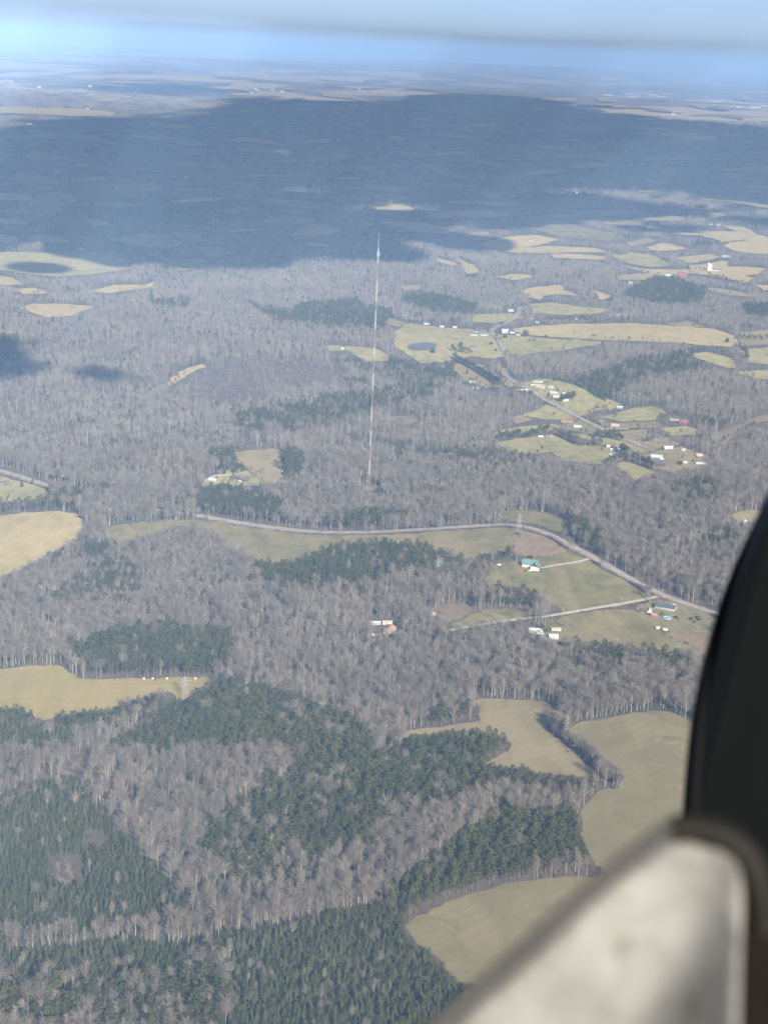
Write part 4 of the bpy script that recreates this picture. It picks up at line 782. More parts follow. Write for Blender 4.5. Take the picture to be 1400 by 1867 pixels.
for c in [(910,1031,10,'cwhite','white car parked left of the green-roofed house',0),(958,1042,-10,'cdark','dark car on the grass in front of the green-roofed house',0),(965,1042,20,'csilver','silver car right of the dark one below the green-roofed house',0),(990,1035,0,'cdark','dark car where the short driveway meets the green-roofed house',0),
          (1183,1117,15,'cwhite','white van parked on the yard left of the slate roof',1),(1187,1113,5,'csilver','silver van on the grass at the slate-roofed house',1),(1180,1121,-20,'cdark','dark car nearest the red shed',0),(1228,1104,40,'cwhite','white car at the right gable of the slate-roofed house',0),
          (649,1141,10,'cwhite','white van furthest left of the rusty orange roof',1),(690,1158,30,'cwhite','white car below the long mobile home in the woods',0),(683,1160,-20,'cwhite','white van in front of the rusty-roofed house lowest left',1),(702,1155,80,'cwhite','white car beside the rusty orange roof on its left',0),
          (107,889,-20,'cwhite','white car on the verge of the left road',0),(924,654,70,'cwhite','white van where the upper road enters the woods',1),(921,650,70,'cred','red car on the upper road above the woods',0),(960,712,0,'cwhite','white van on the drive left of the round evergreen',1),(952,711,10,'cwhite','white car at the end of the drive by the woods',0),
          (1113,829,30,'cwhite','white car at the lower left of the cluttered farmyard',0),(1120,832,-10,'csilver','silver car lowest in the cluttered farmyard',0),(1137,826,50,'cwhite','white van at the right of the cluttered farmyard',1),(1113,812,0,'cred','red car at the top of the cluttered farmyard',0),(1206,838,10,'cwhite','white van at the right end of the long workshop',1),(1212,830,0,'cdark','dark car on sand between workshop and grey barn',0),
          (398,869,-5,'cwhite','white van on the drive in front of the white garage',1),(1001,1162,80,'cwhite','white car between the light grey roof and pale blue roof',0),(988,1157,30,'csilver','silver car at the gable of the light grey roof',0)]:
    car(c[0], c[1], c[2], c[3], c[4], bool(c[5]))
    q = at(c[0], c[1]); SITES.append((q.x, q.y, 4))

# ------------------------------------------------------------------ radio mast
bse = at(672, 888); rr = math.hypot(bse.x, bse.y)
def height_at(py):
    lo, hi = 0, 600
    for _ in range(40):
        m = (lo+hi)/2
        if proj(np.array([[bse.x, bse.y, bse.z+m]]))[0][1] > py: lo = m
        else: hi = m
    return lo
root = empty('radio_mast', bse); tag(root, 'very tall thin lattice radio mast in orange and white bands rising from woods', 'radio mast')
H1, H2 = height_at(453), height_at(425)
bands = [888, 865, 838, 812, 786, 768, 740, 712, 681, 649, 632, 600, 566, 550, 510, 480, 453]
zs = [height_at(b) for b in bands]; zs[0] = 0; zs[-1] = H1
def lattice(mb, z0, z1, wd, leg=.16, brace=.07):
    P = [Vector((wd*math.cos(a), wd*math.sin(a), 0)) for a in (.3, .3+2.094, .3+4.189)]
    n = max(1, round((z1-z0)/(wd*2.0)))
    for i in range(3):
        a, b = P[i], P[(i+1) % 3]; mb.bar(a+Vector((0, 0, z0)), a+Vector((0, 0, z1)), leg, n=4)
        for k in range(n):
            q0, q1 = z0+(z1-z0)*k/n, z0+(z1-z0)*(k+1)/n
            mb.bar(a+Vector((0, 0, q0)), b+Vector((0, 0, q1)), brace, n=3, cap=False); mb.bar(b+Vector((0, 0, q0)), a+Vector((0, 0, q1)), brace, n=3, cap=False)
for i in range(len(zs)-1):
    m = MB(); lattice(m, zs[i], zs[i+1], 1.0, .10 if i % 2 == 0 else .16, .05 if i % 2 == 0 else .08); m.build('lattice_band', C_['orange' if i % 2 == 0 else 'twhite'], root)
MB().bar((0, 0, H1), (0, 0, H2), .2, .1, 8).build('antenna', C_['twhite'], root)
MB().box(-4, 4, -3, 3, -1, .35).build('base_slab', C_['concrete'], root)
m = MB()
for k in range(3): m.bar((1.7*math.cos(k*2.1), 1.7*math.sin(k*2.1), H1-9), (1.7*math.cos(k*2.1), 1.7*math.sin(k*2.1), H1-4), .28, n=8)
m.build('dish_antenna', C_['twhite'], root); SITES.append((bse.x, bse.y, 11))
# ------------------------------------------------------------------ power pylons and wires
def pylon(px, py, hh, label):
    p = at(px, py); root = empty('power_pylon', p, R(35)); tag(root, label, 'pylon'); m = MB()
    W = [(3.2, 0), (1.1, hh*.6), (.75, hh*.9), (.1, hh)]
    for (a, z0), (b, z1) in zip(W[:-1], W[1:]):
        C0 = [Vector((sx*a, sy*a, z0)) for sx, sy in ((-1, -1), (1, -1), (1, 1), (-1, 1))]; C1 = [Vector((sx*b, sy*b, z1)) for sx, sy in ((-1, -1), (1, -1), (1, 1), (-1, 1))]
        n = max(1, round((z1-z0)/4))
        for i in range(4):
            j = (i+1) % 4; m.bar(C0[i], C1[i], .085, n=4)
            for k in range(n):
                m.bar(C0[i].lerp(C1[i], k/n), C0[j].lerp(C1[j], (k+1)/n), .055, n=3, cap=False); m.bar(C0[j].lerp(C1[j], k/n), C0[i].lerp(C1[i], (k+1)/n), .09, n=3, cap=False)
    m.build('lattice_frame', C_['metal'], root); ends = []
    for z, L in ((hh*.62, 5), (hh*.75, 6), (hh*.88, 4.6)):
        a = MB(); a.bar((-L, 0, z), (L, 0, z), .16, n=4); a.bar((-L, 0, z), (0, 0, z+1.5), .09, n=3); a.bar((L, 0, z), (0, 0, z+1.5), .09, n=3); a.build('cross_arm', C_['metal'], root)
        for s in (-1, 1):
            q = MB(); q.bar((s*L, 0, z), (s*L, 0, z-1.8), .13, n=6); q.build('insulator', C_['door'], root)
            ends.append(p+Matrix.Rotation(R(35), 3, 'Z')@Vector((s*L, 0, z-1.8)))
    SITES.append((p.x, p.y, 7)); return ends
E = [[at(-110, 1520)+Vector((0, 0, z)) for z in (13, 13, 16, 16, 19, 19)], pylon(338, 1277, 24, 'grey steel power pylon at the right tip of the golden hay field'),
     pylon(797, 1056, 24, 'grey steel power pylon faint among bare trees on the cleared line'), pylon(945, 973, 26, 'grey steel power pylon by the road bend beside the bare brown patch'), pylon(1303, 800, 28, 'far steel power pylon beside the muddy pond')]
for k, (a, b) in enumerate(zip(E[:-1], E[1:])):
    m = MB()
    for p, q in zip(a, b):
        L = (q-p).length; sag = L*L/9000; prev = p
        for i in range(1, 13):
            f = i/12; c = p.lerp(q, f)-Vector((0, 0, 4*sag*f*(1-f))); m.bar(prev, c, .028, n=3, cap=False); prev = c
    tag(m.build('power_line', C_['metal']), ['thin wires from the left edge up to the hay field pylon', 'thin wires from the hay field pylon over the central woods', 'thin wires reaching the pylon at the road bend', 'thin wires leading from the road bend to the muddy pond'][k], 'power line')
# ------------------------------------------------------------------ roadside utility poles
pole = None
POLES = [(1029,985,'bend of the main road, furthest up'), (1105,1030,'main road, second along the straight'), (1157,1058,'main road, third along the straight'), (1205,1090,'road junction'), (1025,1125,'farm track where it leaves the woods'), (1131,1105,'middle of the farm track'), (914,1139,'left part of the farm track'), (434,947,'left start of the main road'), (521,962,'main road left of its red bank'), (684,965,'main road at its lowest dip'), (1031,747,'upper road beside the hedge'), (1175,797,'upper road by the tan plot'), (7,852,'left road at the picture edge'), (509,955,'red bank above the main road')]
for i, (x, y, wh) in enumerate(POLES):
    p = at(x, y); SITES.append((p.x, p.y, 2.5))
    if pole is None:
        o = empty('utility_pole'); MB().bar((0, 0, -1), (0, 0, 10.5), .2, .14, 8).build('post', C_['wood'], o)
        MB().box(-1.25, 1.25, -.09, .09, 9.6, 9.8).build('cross_arm', C_['wood'], o); pole = o
        MB().bar((.45, .1, 8.2), (.45, .1, 9.1), .28, n=10).build('transformer', C_['lroof'], o)
    else:
        o = pole.copy(); col.objects.link(o)
        for c in list(pole.children): d = c.copy(); col.objects.link(d); d.parent = o
    o.location = p; o.rotation_euler = (0, 0, R(-40)); tag(o, f'wooden utility pole at the {wh}', 'utility pole', 'utility poles along the roads')
for x, y, lb in [(263,1239,'leftmost round hay bale on the upper edge of the golden field'), (279,1239,'second round hay bale from the left on the golden field edge'), (305,1239,'third round hay bale from the left on the golden field edge'), (357,1239,'rightmost round hay bale on the golden field edge'), (624,983,'small dark feeder standing in the pasture below the road')]:
    p = at(x, y); m = MB(); dark = 'feeder' in lb
    if dark: m.lathe([(.01, 1.7), (.9, 1.5), (1.1, 0), (1.1, -.4)], 12)
    else: m.bar((-.8, 0, .85), (.8, 0, .85), .85, n=16)
    tag(m.build('cattle_feeder' if dark else 'hay_bale', C_['slate' if dark else 'cream'], None, (p.x, p.y, p.z+.3)), lb, 'feeder' if dark else 'hay bale')
# ------------------------------------------------------------------ plant the woods
plant(*scatter(640, 1250, 3.1), 0, (.31, .46, .78))
plant(*scatter(1250, 2100, 4.2), 0, (.52, .7, .97))
plant(*scatter(2100, 4800, 7.2), 1, (.82, .9, .97))
X, Y = scatter(4800, 16500, 44, .3); plant(X, Y, 2, (.95, 1, 1), True)
for kind, P, step in HEDGES:
    W = unproj(smooth(P, 2, False))
    for a, b in zip(W[:-1], W[1:]):
        n = max(1, int(math.hypot(*(b-a)[:2])/step*2.6))
        for i in range(n):
            p = a+(b-a)*(i/n); x, y = p[0]+random.gauss(0, 1.2), p[1]+random.gauss(0, 1.2); far = math.hypot(x, y) > 2100; s = random.uniform(.45, .75)*(1.2 if far else 1)
            put(kind, np.array([x]), np.array([y]), h(np.array([x]), np.array([y])), np.array([(random.randint(8, 13) if far else random.randint(0, 7)) if kind == 'bare' else (random.randint(6, 9) if far else random.randint(0, 5))]), s*1.5, s)
def one(kind, x, y, s_lo, s_hi):
    far = math.hypot(x, y) > 2100; s = random.uniform(s_lo, s_hi); A1 = np.array
    idx = {'bare': random.randint(8, 13) if far else random.randint(0, 7), 'pine': random.randint(6, 9) if far else random.randint(0, 5), 'bush': random.randint(0, 3)}[kind]
    put(kind, A1([x]), A1([y]), h(A1([x]), A1([y])), A1([idx]), s*1.4, s)
yard_sites = [q for q in SITES if 1400 < math.hypot(q[0], q[1]) < 5200 and q[2] > 6]
for x, y, r_ in yard_sites:      # yard trees behind and beside the houses
    for _ in range(random.randint(2, 6)):
        a = random.uniform(.1, math.pi-.1); d = r_*random.uniform(1.2, 2.6)
        one(random.choice(['bare', 'bare', 'pine', 'bush']), x+d*math.cos(a), y+d*math.sin(a), .3, .6)
for (kd, P), w_ in zip(FIELDS, FPX_):      # weeds and brush in the margins of the near fields
    if sum(p[1] for p in P)/len(P) < 925 or kd in ('yard', 'soil'): continue
    Q = unproj(w_); n = len(Q); keep = wav(Q[:, 0], Q[:, 1], 14, 3) > -.15; bx, by, bz = [], [], []
    for i in np.nonzero(keep)[0]:
        for _ in range(2):
            bx.append(Q[i, 0]+random.gauss(0, 2.2)); by.append(Q[i, 1]+random.gauss(0, 2.2))
    bx, by = np.array(bx), np.array(by); ok = ~near_road(bx, by); bx, by = bx[ok], by[ok]
    put('bush', bx, by, h(bx, by), rng.integers(0, 4, len(bx)), rng.uniform(.4, 1.1, len(bx)), rng.uniform(.2, .75, len(bx)))
for (kd, P), w_ in zip(FIELDS, FPX_):      # tree lines along some sides of the mid-distance fields
    my = sum(p[1] for p in P)/len(P)
    if not 455 < my < 925: continue
    Q = unproj(P)
    for a, b in zip(Q, np.roll(Q, -1, 0)):
        if random.random() < .5: continue
        k_ = random.choice(['pine', 'bare', 'bush']); n = int(math.hypot(*(b-a)[:2])/8)
        for i in range(n):
            if random.random() < .3: continue
            p = a+(b-a)*((i+random.random())/n); one(k_ if random.random() < .75 else 'bare', p[0]+random.gauss(0, 3), p[1]+random.gauss(0, 3), .3, .62)
W = [w_ for (kd, P), w_ in zip(FIELDS, FPX_) if kd in ('pasture', 'lime', 'yard', 'tan') and 560 < sum(p[1] for p in P)/len(P) < 900]
for w_ in W:                     # lone bushes in the mid-distance meadows
    x0, y0 = w_.min(0); x1, y1 = w_.max(0)
    for _ in range(int((x1-x0)*(y1-y0)/900)+1):
        q = np.array([[random.uniform(x0, x1), random.uniform(y0, y1)]])
        if inpoly(q, w_)[0]:
            p = at(*q[0]); one(random.choice(['bush', 'bush', 'bare', 'pine']), p.x, p.y, .22, .42)
for k in PTS: PTS[k] = np.concatenate(PTS[k])
# trees that stand on their own
def single(parts, mats, name, px, py, s, sz, label, cat='tree'):
    p = at(px, py); t, c = parts; root = empty(name, (p.x, p.y, p.z-.3), random.uniform(0, 6)); root.scale = (s, s, sz)
    t.build('trunk', mats[0], root); c.build('crown', mats[1], root); tag(root, label, cat)
def broad(seed):
    t, c = bare_tree(seed, 0, 14); t.V = [(v[0]*1.7, v[1]*1.7, v[2]) for v in t.V]; c.V = [(v[0]*1.7, v[1]*1.7, v[2]) for v in c.V]; return t, c
def round_ev(seed):
    r = random.Random(seed); t, c = MB(), MB(); t.bar((0, 0, -.5), (0, 0, 5), .3, .1, 6)
    for i in range(420):
        d = Vector((r.gauss(0, 1), r.gauss(0, 1), r.gauss(0, 1))).normalized(); q = r.uniform(.7, 1)*(1+.12*math.sin(d.x*5+seed)+.1*math.sin(d.y*6))
        leaf_quad(c, Vector((d.x*4*q, d.y*4*q, 4.4+d.z*3.8*q)), .75, d+Vector((0, 0, .3)), r)
    return t, c
def cedar(seed): return pine_tree(seed, 0, True, 10)
SG = [(41,888,'ced',1.5,.95,'broad dark conifer left of its narrower twin on the left pasture'),(60,882,'ced',1.1,.8,'narrow dark conifer right of its broader twin on the left pasture'),(14,890,'bare',1.1,.9,'spreading bare tree on the pasture at the left edge'),
 (967,719,'ev',1.2,.9,'big round evergreen in the bend of the upper road'),(920,617,'ev',1.2,1.0,'round evergreen nearest the crossroads building'),(840,630,'ev',.9,1.0,'evergreen standing in the pasture left of the brick house'),(895,629,'ev',.9,.8,'evergreen in the pasture left of the upper road'),(903,640,'ev',.7,.6,'small round evergreen near the upper road above the woods'),
 (1325,625,'ev',1.1,1.3,'lone dark evergreen at the right end of the big straw field'),(1081,620,'bare',1.4,.9,'lone bare tree at the lower edge of the big straw field'),(788,644,'ev',1.0,1.2,'pair-left dark evergreen below the pond'),(792,645,'ced',1.4,1.3,'pointed dark evergreen just right of the one below the pond'),
 (964,623,'ced',1.5,.8,'leftmost of three small conifers on the green meadow'),(969,623,'ced',1.5,.8,'middle of three small conifers on the green meadow'),(974,623,'ced',1.5,.9,'rightmost of three small conifers on the green meadow'),(995,616,'ev',1.1,.8,'dark square-topped evergreen under the big straw field'),
 (851,683,'ced',1.6,1.3,'lone dark conifer on the tan strip field'),(898,712,'ced',1.5,1.3,'dark conifer at the end of the tan strip field'),(1239,848,'ev',.95,.8,'round dark bush-like evergreen on the lowest settlement lot'),(408,864,'ev',.8,.7,'round dark evergreen above the white garage'),(427,862,'ev',.9,.8,'dark evergreen left in the row above the lawn'),(442,860,'ev',.9,.8,'dark evergreen right in the row above the lawn'),(478,866,'bare',1.1,.8,'bare tree on the tan clearing right of the white house'),
 (1232,1128,'ev',.5,.45,'small dark evergreen right of the round pool'),(1259,1131,'ev',.45,.45,'small dark evergreen upper left of four on the brown field'),(1270,1128,'ev',.5,.45,'small dark evergreen topmost of four on the brown field'),(1273,1132,'ev',.5,.4,'small dark evergreen rightmost of four on the brown field'),(1265,1136,'ev',.45,.4,'small dark evergreen lowest of four on the brown field'),(1258,1178,'bare',.8,.55,'dark leafless bush standing alone low on the brown field'),
 (935,1056,'ev',.35,.25,'tiny dark bush on the green slope below the green-roofed house'),(943,975,'ev',.9,.35,'low dark bushes at the foot of the bend pylon'),(972,1022,'bare',.7,.5,'bare tree behind the green-roofed house'),(1027,1086,'ced',.01,.01,'') ]
for i, (x, y, k, s, sz, lb) in enumerate(SG):
    if not lb: continue
    mk_, mats = {'ced': (cedar, YM if i % 2 else PM), 'ev': (round_ev, PM), 'bare': (broad, BM)}[k]
    single(mk_(200+i), mats, {'ced': 'conifer_tree', 'ev': 'evergreen_tree', 'bare': 'bare_tree'}[k], x, y, s, sz, lb)
# the 300 of each kind that show largest are objects of their own, the rest one object
def pillar_hidden(B): return (B[:, 0] > 1262-(B[:, 1]-1300)*.14) | ((B[:, 1] > 1550) & (B[:, 0] > 1235-(B[:, 1]-1540)*1.25))
def individuals(key, parts, mats, lo, hi, name, labels, group):
    A = PTS[key]; B = proj(A[:, :3]); T = proj(A[:, :3]+np.array([0, 0, 1.])*A[:, 5:6]*(20 if key == 'bare' else 12))
    hgt = B[:, 1]-T[:, 1]; ok = (A[:, 6] >= lo) & (A[:, 6] < hi) & (B[:, 0] > 5) & (B[:, 0] < 1395) & (T[:, 1] < 1860) & ~pillar_hidden(B)
    pick = np.nonzero(ok)[0]; pick = pick[np.argsort(-(hgt[pick]+A[pick, 4]*0))][:300 if hi-lo > 5 else 150]; meshes = {}
    for i in pick:
        a = A[i]; k = int(a[6])
        if k not in meshes:
            t, c = parts[k-lo]; root = empty(name); meshes[k] = (t.mesh('trunk'), c.mesh('crown'))
            meshes[k][0].materials.append(mats[0]); meshes[k][1].materials.append(mats[1]); bpy.data.objects.remove(root)
        r = empty(name, (a[0], a[1], a[2]), a[3]); r.scale = (a[4], a[4], a[5])
        for q, me in zip(('trunk', 'crown'), meshes[k]): link(q, me, None, r)
        tag(r, labels(B[i]), 'tree', group)
    return pick
def where(b): return 'lower left' if b[0] < 330 else ('lower middle' if b[0] < 640 else 'lower right')
p1 = individuals('bare', bare_parts, BM, 0, 8, 'bare_tree', lambda b: f'tall leafless tree with pale trunk in the nearest woods, {where(b)}', 'leafless trees of the nearest woods')
p2 = individuals('pine', young_parts, YM, 14, 19, 'young_pine_tree', lambda b: f'young pointed green pine in the nearest plantation, {where(b)}', 'young pines of the nearest plantation')
p3 = individuals('pine', pine_parts, PM, 0, 6, 'pine_tree', lambda b: f'tall dark pine in the nearest woods, {where(b)}', 'tall pines of the nearest woods')
PTS['bare'] = np.delete(PTS['bare'], p1, 0); PTS['pine'] = np.delete(PTS['pine'], np.concatenate([p2, p3]), 0)
def mass(name, A, coll):
    me = bpy.data.meshes.new(name); me.vertices.add(len(A)); me.vertices.foreach_set('co', A[:, :3].astype(np.float32).ravel())
    for nm, ty, dat in (('rot', 'FLOAT', A[:, 3]), ('sxy', 'FLOAT', A[:, 4]), ('sz', 'FLOAT', A[:, 5]), ('kind', 'INT', A[:, 6].astype(np.int32))):
        at_ = me.attributes.new(nm, ty, 'POINT'); at_.data.foreach_set('value', dat.astype(np.float32) if ty == 'FLOAT' else dat)
    o = bpy.data.objects.new(name, me); col.objects.link(o)
    g = bpy.data.node_groups.new(name, 'GeometryNodeTree'); g.interface.new_socket('Geometry', in_out='INPUT', socket_type='NodeSocketGeometry'); g.interface.new_socket('Geometry', in_out='OUTPUT', socket_type='NodeSocketGeometry')
    N, L = g.nodes, g.links; gi, go = N.new('NodeGroupInput'), N.new('NodeGroupOutput'); ip = N.new('GeometryNodeInstanceOnPoints'); ci = N.new('GeometryNodeCollectionInfo')
    ci.inputs['Collection'].default_value = coll; ci.inputs['Separate Children'].default_value = True; ci.inputs['Reset Children'].default_value = True
    def na(nm, ty):
        q = N.new('GeometryNodeInputNamedAttribute'); q.data_type = ty; q.inputs['Name'].default_value = nm; return q.outputs['Attribute']
    cr_, cs = N.new('ShaderNodeCombineXYZ'), N.new('ShaderNodeCombineXYZ')
    L.new(na('rot', 'FLOAT'), cr_.inputs[2]); s = na('sxy', 'FLOAT'); L.new(s, cs.inputs[0]); L.new(s, cs.inputs[1]); L.new(na('sz', 'FLOAT'), cs.inputs[2])
    L.new(gi.outputs[0], ip.inputs['Points']); L.new(ci.outputs[0], ip.inputs['Instance']); ip.inputs['Pick Instance'].default_value = True
    L.new(na('kind', 'INT'), ip.inputs['Instance Index']); L.new(cr_.outputs[0], ip.inputs['Rotation']); L.new(cs.outputs[0], ip.inputs['Scale']); L.new(ip.outputs[0], go.inputs[0])
    md = o.modifiers.new('scatter', 'NODES'); md.node_group = g; return o
print('TREES', {k: len(v) for k, v in PTS.items()})
tag(mass('bare_woods', PTS['bare'], COL['bare']), 'grey-brown leafless winter woodland covering the countryside', 'woodland', kind='stuff')
tag(mass('pine_woods', PTS['pine'], COL['pine']), 'dark green pine woods and plantations among the leafless trees', 'pine woodland', kind='stuff')
tag(mass('undergrowth', PTS['bush'], COL['bush']), 'brownish leafless brush and undergrowth on cleared ground', 'undergrowth', kind='stuff')
# ------------------------------------------------------------------ clouds above the view that throw the big shadows
SH = [(1500, [(-150,250),(100,225),(230,218),(340,213),(440,186),(530,179),(700,183),(860,166),(950,172),(1030,190),(1150,210),(1250,217),(1500,245),(1500,395),(1280,415),(1150,385),(1060,385),(990,380),(900,390),(860,420),(800,400),(740,425),(650,430),(600,465),(520,480),(400,492),(300,485),(150,500),(-150,520)]),
      (1450, [(-60,625),(20,628),(40,650),(30,690),(-60,700)]), (1450, [(150,686),(200,687),(225,692),(190,694)]),
      (1500, [(175,152),(250,148),(340,152),(430,162),(330,168),(220,165)]), (1500, [(1120,425),(1300,425),(1270,440),(1150,440)])]
cm, t, b = nodes('cloud_white'); b.inputs['Base Color'].default_value = (.9, .9, .9, 1); b.inputs['Roughness'].default_value = 1
tl = t.nodes.new('ShaderNodeBsdfTranslucent'); tl.inputs[0].default_value = (.96, .96, .96, 1); ms = t.nodes.new('ShaderNodeMixShader'); ms.inputs[0].default_value = .65   # cloud lets light seep through to the land below
t.links.new(b.outputs[0], ms.inputs[1]); t.links.new(tl.outputs[0], ms.inputs[2]); t.links.new(ms.outputs[0], t.nodes['Material Output'].inputs[0])
ico = bmesh.new(); bmesh.ops.create_icosphere(ico, subdivisions=2, radius=1); IV = [v.co.copy() for v in ico.verts]; IF = [tuple(v.index for v in f.verts) for f in ico.faces]; ico.free()
for ci_, (alt, P) in enumerate(SH):
    W = unproj(smooth([(x, y+(4 if y < 260 else 0)-(max(0, y-380)*.28 if alt == 1500 and y > 260 else 0)) for x, y in P], 2)); W2 = W[:, :2]+np.array([SV.x, SV.y])/SV.z*(alt-W[:, 2:3]); W2 = W2[:, :2]
    x0, y0 = W2.min(0); x1, y1 = W2.max(0); step = max(55, min(420, math.sqrt((x1-x0)*(y1-y0))/5)); m = MB()
    gx_, gy_ = np.meshgrid(np.arange(x0, x1, step), np.arange(y0, y1, step)); Q = np.stack([gx_.ravel(), gy_.ravel()], 1); Q += rng.uniform(-.35, .35, Q.shape)*step
    Q = Q[inpoly(Q, W2)]
    for x, y in Q:
        gp = proj(np.array([[x-SV.x/SV.z*alt, y-SV.y/SV.z*alt, 0]]))[0]
        if alt == 1500 and gp[1] > 345 and random.random() < .2+.25*(gp[0] > 650): continue
        s = step*random.uniform(.65, 1.0); sv = min(s*.45, 140)*random.uniform(.6, 1)
        m.add([(x+v.x*s*(1+.25*math.sin(v.y*4+x)), y+v.y*s*(1+.25*math.sin(v.x*4+y)), alt+sv*.4+v.z*sv*(1+.2*math.sin(v.x*5+y))) for v in IV], IF)
    # smaller puffs round the rim make the edge ragged
    for i in range(len(W2)):
        a, b2 = W2[i], W2[(i+1) % len(W2)]; L = math.hypot(*(b2-a)); n = max(1, int(L/(step*.5)))
        for k in range(n):
            if random.random() < .2: continue
            x, y = a+(b2-a)*(k/n); s = step*random.uniform(.12, .6); x += random.gauss(0, step*.4); y += random.gauss(0, step*.4)
            m.add([(x+v.x*s, y+v.y*s, alt+v.z*s*.35) for v in IV], IF)
    if m.V:
        o = m.build('clouds', cm); o.data.polygons.foreach_set('use_smooth', [True]*len(o.data.polygons)); tag(o, kind='stuff')
# ------------------------------------------------------------------ haze: even air round the whole scene, below the clouds
hm = bpy.data.materials.new('haze_air'); hm.use_nodes = True; t = hm.node_tree; t.nodes.clear(); out = t.nodes.new('ShaderNodeOutputMaterial'); pv = t.nodes.new('ShaderNodeVolumePrincipled')
pv.inputs['Color'].default_value = (.365, .585, .95, 1); pv.inputs['Density'].default_value = HAZE; pv.inputs['Anisotropy'].default_value = -.45
t.links.new(pv.outputs[0], out.inputs['Volume'])
tag(MB().box(-84000, 84000, -84000, 84000, -220, 730).build('haze', hm), kind='stuff')
# ------------------------------------------------------------------ the aircraft round the viewer: window pillar, seal, stained ledge
def cpt(px, py, d): return CM @ Vector(((px-700)/FPX*d, (933.5-py)/FPX*d, -d))
def extrude_outline(name, P, dep, thick, mats, parent, curve=None):
    """a panel of real thickness whose outline was measured in the view and set at its own distance"""
    n = len(P); V = []; 
    for k, (f, ins) in enumerate(((0, 0), (.12, -.0), (1, 0))):
        for x, y in P:
            d = dep(x, y)+thick*f; V.append(cpt(x, y, dep(x, y)) + (CM.to_3x3() @ Vector((0, 0, -thick*f))))
    F = [tuple(range(n))]+[tuple(range(3*n-1, 2*n-1, -1))]
    for k in range(2): F += [(k*n+i, (k+1)*n+i, (k+1)*n+(i+1) % n, k*n+(i+1) % n) for i in range(n)]
    return link(name, mesh(name, V, F), mats, parent)
def tube(name, pts, rad_, mat, parent, n=10):
    V, F = [], []
    for i, p in enumerate(pts):
        d = (pts[min(i+1, len(pts)-1)]-pts[max(i-1, 0)]).normalized(); u = d.cross(Vector((0, 0, 1))).normalized(); v = d.cross(u); r = rad_(i/(len(pts)-1)) if callable(rad_) else rad_
        V += [p+(u*math.cos(6.2832*k/n)+v*math.sin(6.2832*k/n))*r for k in range(n)]
    for i in range(len(pts)-1): F += [(i*n+k, i*n+(k+1) % n, (i+1)*n+(k+1) % n, (i+1)*n+k) for k in range(n)]
    me = mesh(name, V, F); me.polygons.foreach_set('use_smooth', [True]*len(me.polygons)); return link(name, me, mat, parent)
def flat(m):
    m.node_tree.nodes['Principled BSDF'].inputs['Specular IOR Level'].default_value = .08; return m
A_root = empty('aircraft_window_frame', (0, 0, ALT)); tag(A_root, 'dark blurred aircraft window pillar with a stained pale ledge at lower right', 'window frame')
CM_inv_root = Matrix.Translation((0, 0, -ALT))
blackp = plain('black_plastic', (.0055, .0065, .0068), .6, .1, 30); seal = plain('black_rubber_seal', (.004, .004, .005), .7, .1, 30); trimm = plain('dark_olive_trim', (.018, .0175, .014), .6, .2, 40); brownp = plain('dark_brown_panel', (.007, .0042, .003), .7, .2, 30)
for q in (blackp, seal, trimm, brownp): flat(q)
edge = smooth([(1520,700),(1440,830),(1395,915),(1358,990),(1325,1065),(1300,1140),(1277,1220),(1262,1300),(1253,1370),(1247,1440),(1243,1500),(1240,1560)], 2, False)
pdep = lambda x, y: .62-.10*max(0, min(1, (x-1240)/700))
panel = [(x+22, y) for x, y in edge]+[(1262,1640),(1500,2300),(2600,2300),(2600,700)]
objs_ = [extrude_outline('pillar', panel, pdep, .02, blackp, A_root)]
objs_.append(tube('rubber_seal', [cpt(x+18, y, .618) for x, y in edge], .0042, seal, A_root))
# ledge
lm, t, b = nodes('stained_ledge_paint')
pp = pos(t, (1, 1, 1)); f1 = noise(t, 75, 5, pp, .6, .5); f2 = noise(t, 160, 4, pp, .6); f3 = noise(t, 30, 4, pp, .5)
x_ = mixc(t, rng01(t, f3, .38, .62), (.165, .163, .143), (.25, .246, .218)); x_ = mixc(t, rng01(t, f1, .5, .7, 0, .6), x_, (.12, .105, .09)); x_ = mixc(t, rng01(t, f2, .55, .68, 0, .6), x_, (.10, .075, .058))
t.links.new(x_, b.inputs['Base Color']); b.inputs['Roughness'].default_value = .55
ledge = smooth([(515,2150),(682,1982),(843,1842),(975,1725),(1087,1625),(1163,1560),(1206,1530),(1238,1519),(1270,1526),(1305,1540),(1335,1562),(1350,1595),(1354,1640),(1350,1720),(1346,1867),(1344,2160)], 2)
LD = .28; Lp = np.array(ledge); bm = bmesh.new(); f_ = bm.faces.new([bm.verts.new((x, y, 0)) for x, y in ledge]); bmesh.ops.triangulate(bm, faces=[f_])
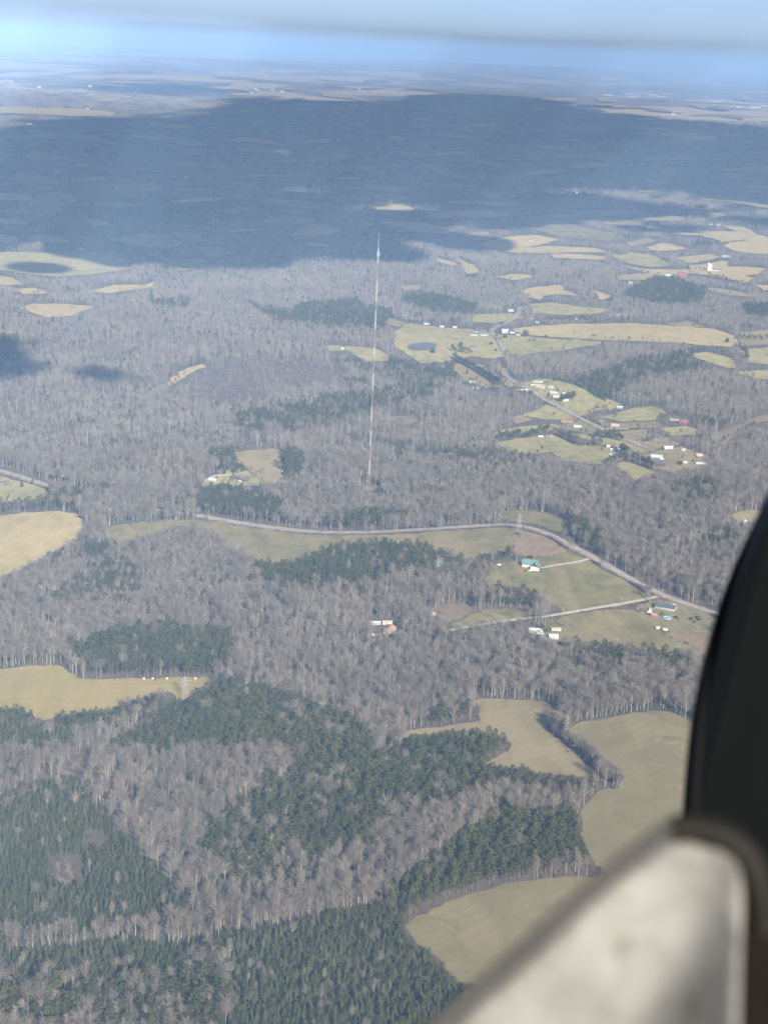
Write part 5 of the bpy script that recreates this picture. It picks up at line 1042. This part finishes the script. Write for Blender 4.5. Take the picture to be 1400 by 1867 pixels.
for it in range(8):
    es = [e for e in bm.edges if e.calc_length() > 30]
    if not es: break
    bmesh.ops.subdivide_edges(bm, edges=es, cuts=1); bmesh.ops.triangulate(bm, faces=[q for q in bm.faces if len(q.verts) > 3])
def edge_dist(x, y):
    a = Lp; b_2 = np.roll(Lp, -1, 0); ab = b_2-a; t_ = np.clip(((np.array([x, y])-a)*ab).sum(1)/(ab*ab).sum(1), 0, 1); return float(np.linalg.norm(a+ab*t_[:, None]-np.array([x, y]), axis=1).min())
lx, ly = 1165-1335, 1900-1560; ll = math.hypot(lx, ly)
for v in bm.verts:
    x, y = v.co.x, v.co.y; e_ = min(18, edge_dist(x, y)) if x < 1290 else 18; s_ = ((x-1335)*ly-(y-1560)*lx)/ll      # beyond the fold the ledge tilts, a shape added to darken its right side
    shade_fold = .5*(s_+math.sqrt(s_*s_+1600))
    v.co = cpt(x, y, LD+.0025*(1-e_/18)**2-shade_fold*.00012+.00025*math.sin(x*.03)*math.cos(y*.026))
bmesh.ops.solidify(bm, geom=bm.faces[:], thickness=.006); bmesh.ops.recalc_face_normals(bm, faces=bm.faces)
me = bpy.data.meshes.new('ledge'); bm.to_mesh(me); bm.free(); me.polygons.foreach_set('use_smooth', [True]*len(me.polygons)); objs_.append(link('ledge', me, lm, A_root))
sm_ = plain('grey_edge_trim', (.055, .052, .048), .7, .2, 30)
objs_.append(tube('edge_trim', [cpt(x, y, .279) for x, y in smooth([(520,2140),(680,1970),(840,1832),(980,1710),(1090,1612),(1165,1548),(1215,1512),(1238,1508)], 2, False)], .0016, sm_, A_root))
objs_.append(tube('corner_trim', [cpt(x, y, .279) for x, y in smooth([(1225,1512),(1265,1508),(1315,1522),(1360,1556),(1385,1615),(1392,1700)], 2, False)], .0026, trimm, A_root))
objs_.append(extrude_outline('lower_panel', smooth([(1345,1560),(1380,1575),(1420,1640),(1900,1700),(1900,2300),(1335,2300),(1338,1900),(1342,1700)], 1), lambda x, y: .30, .02, brownp, A_root))
for o in objs_: o.matrix_parent_inverse = CM_inv_root
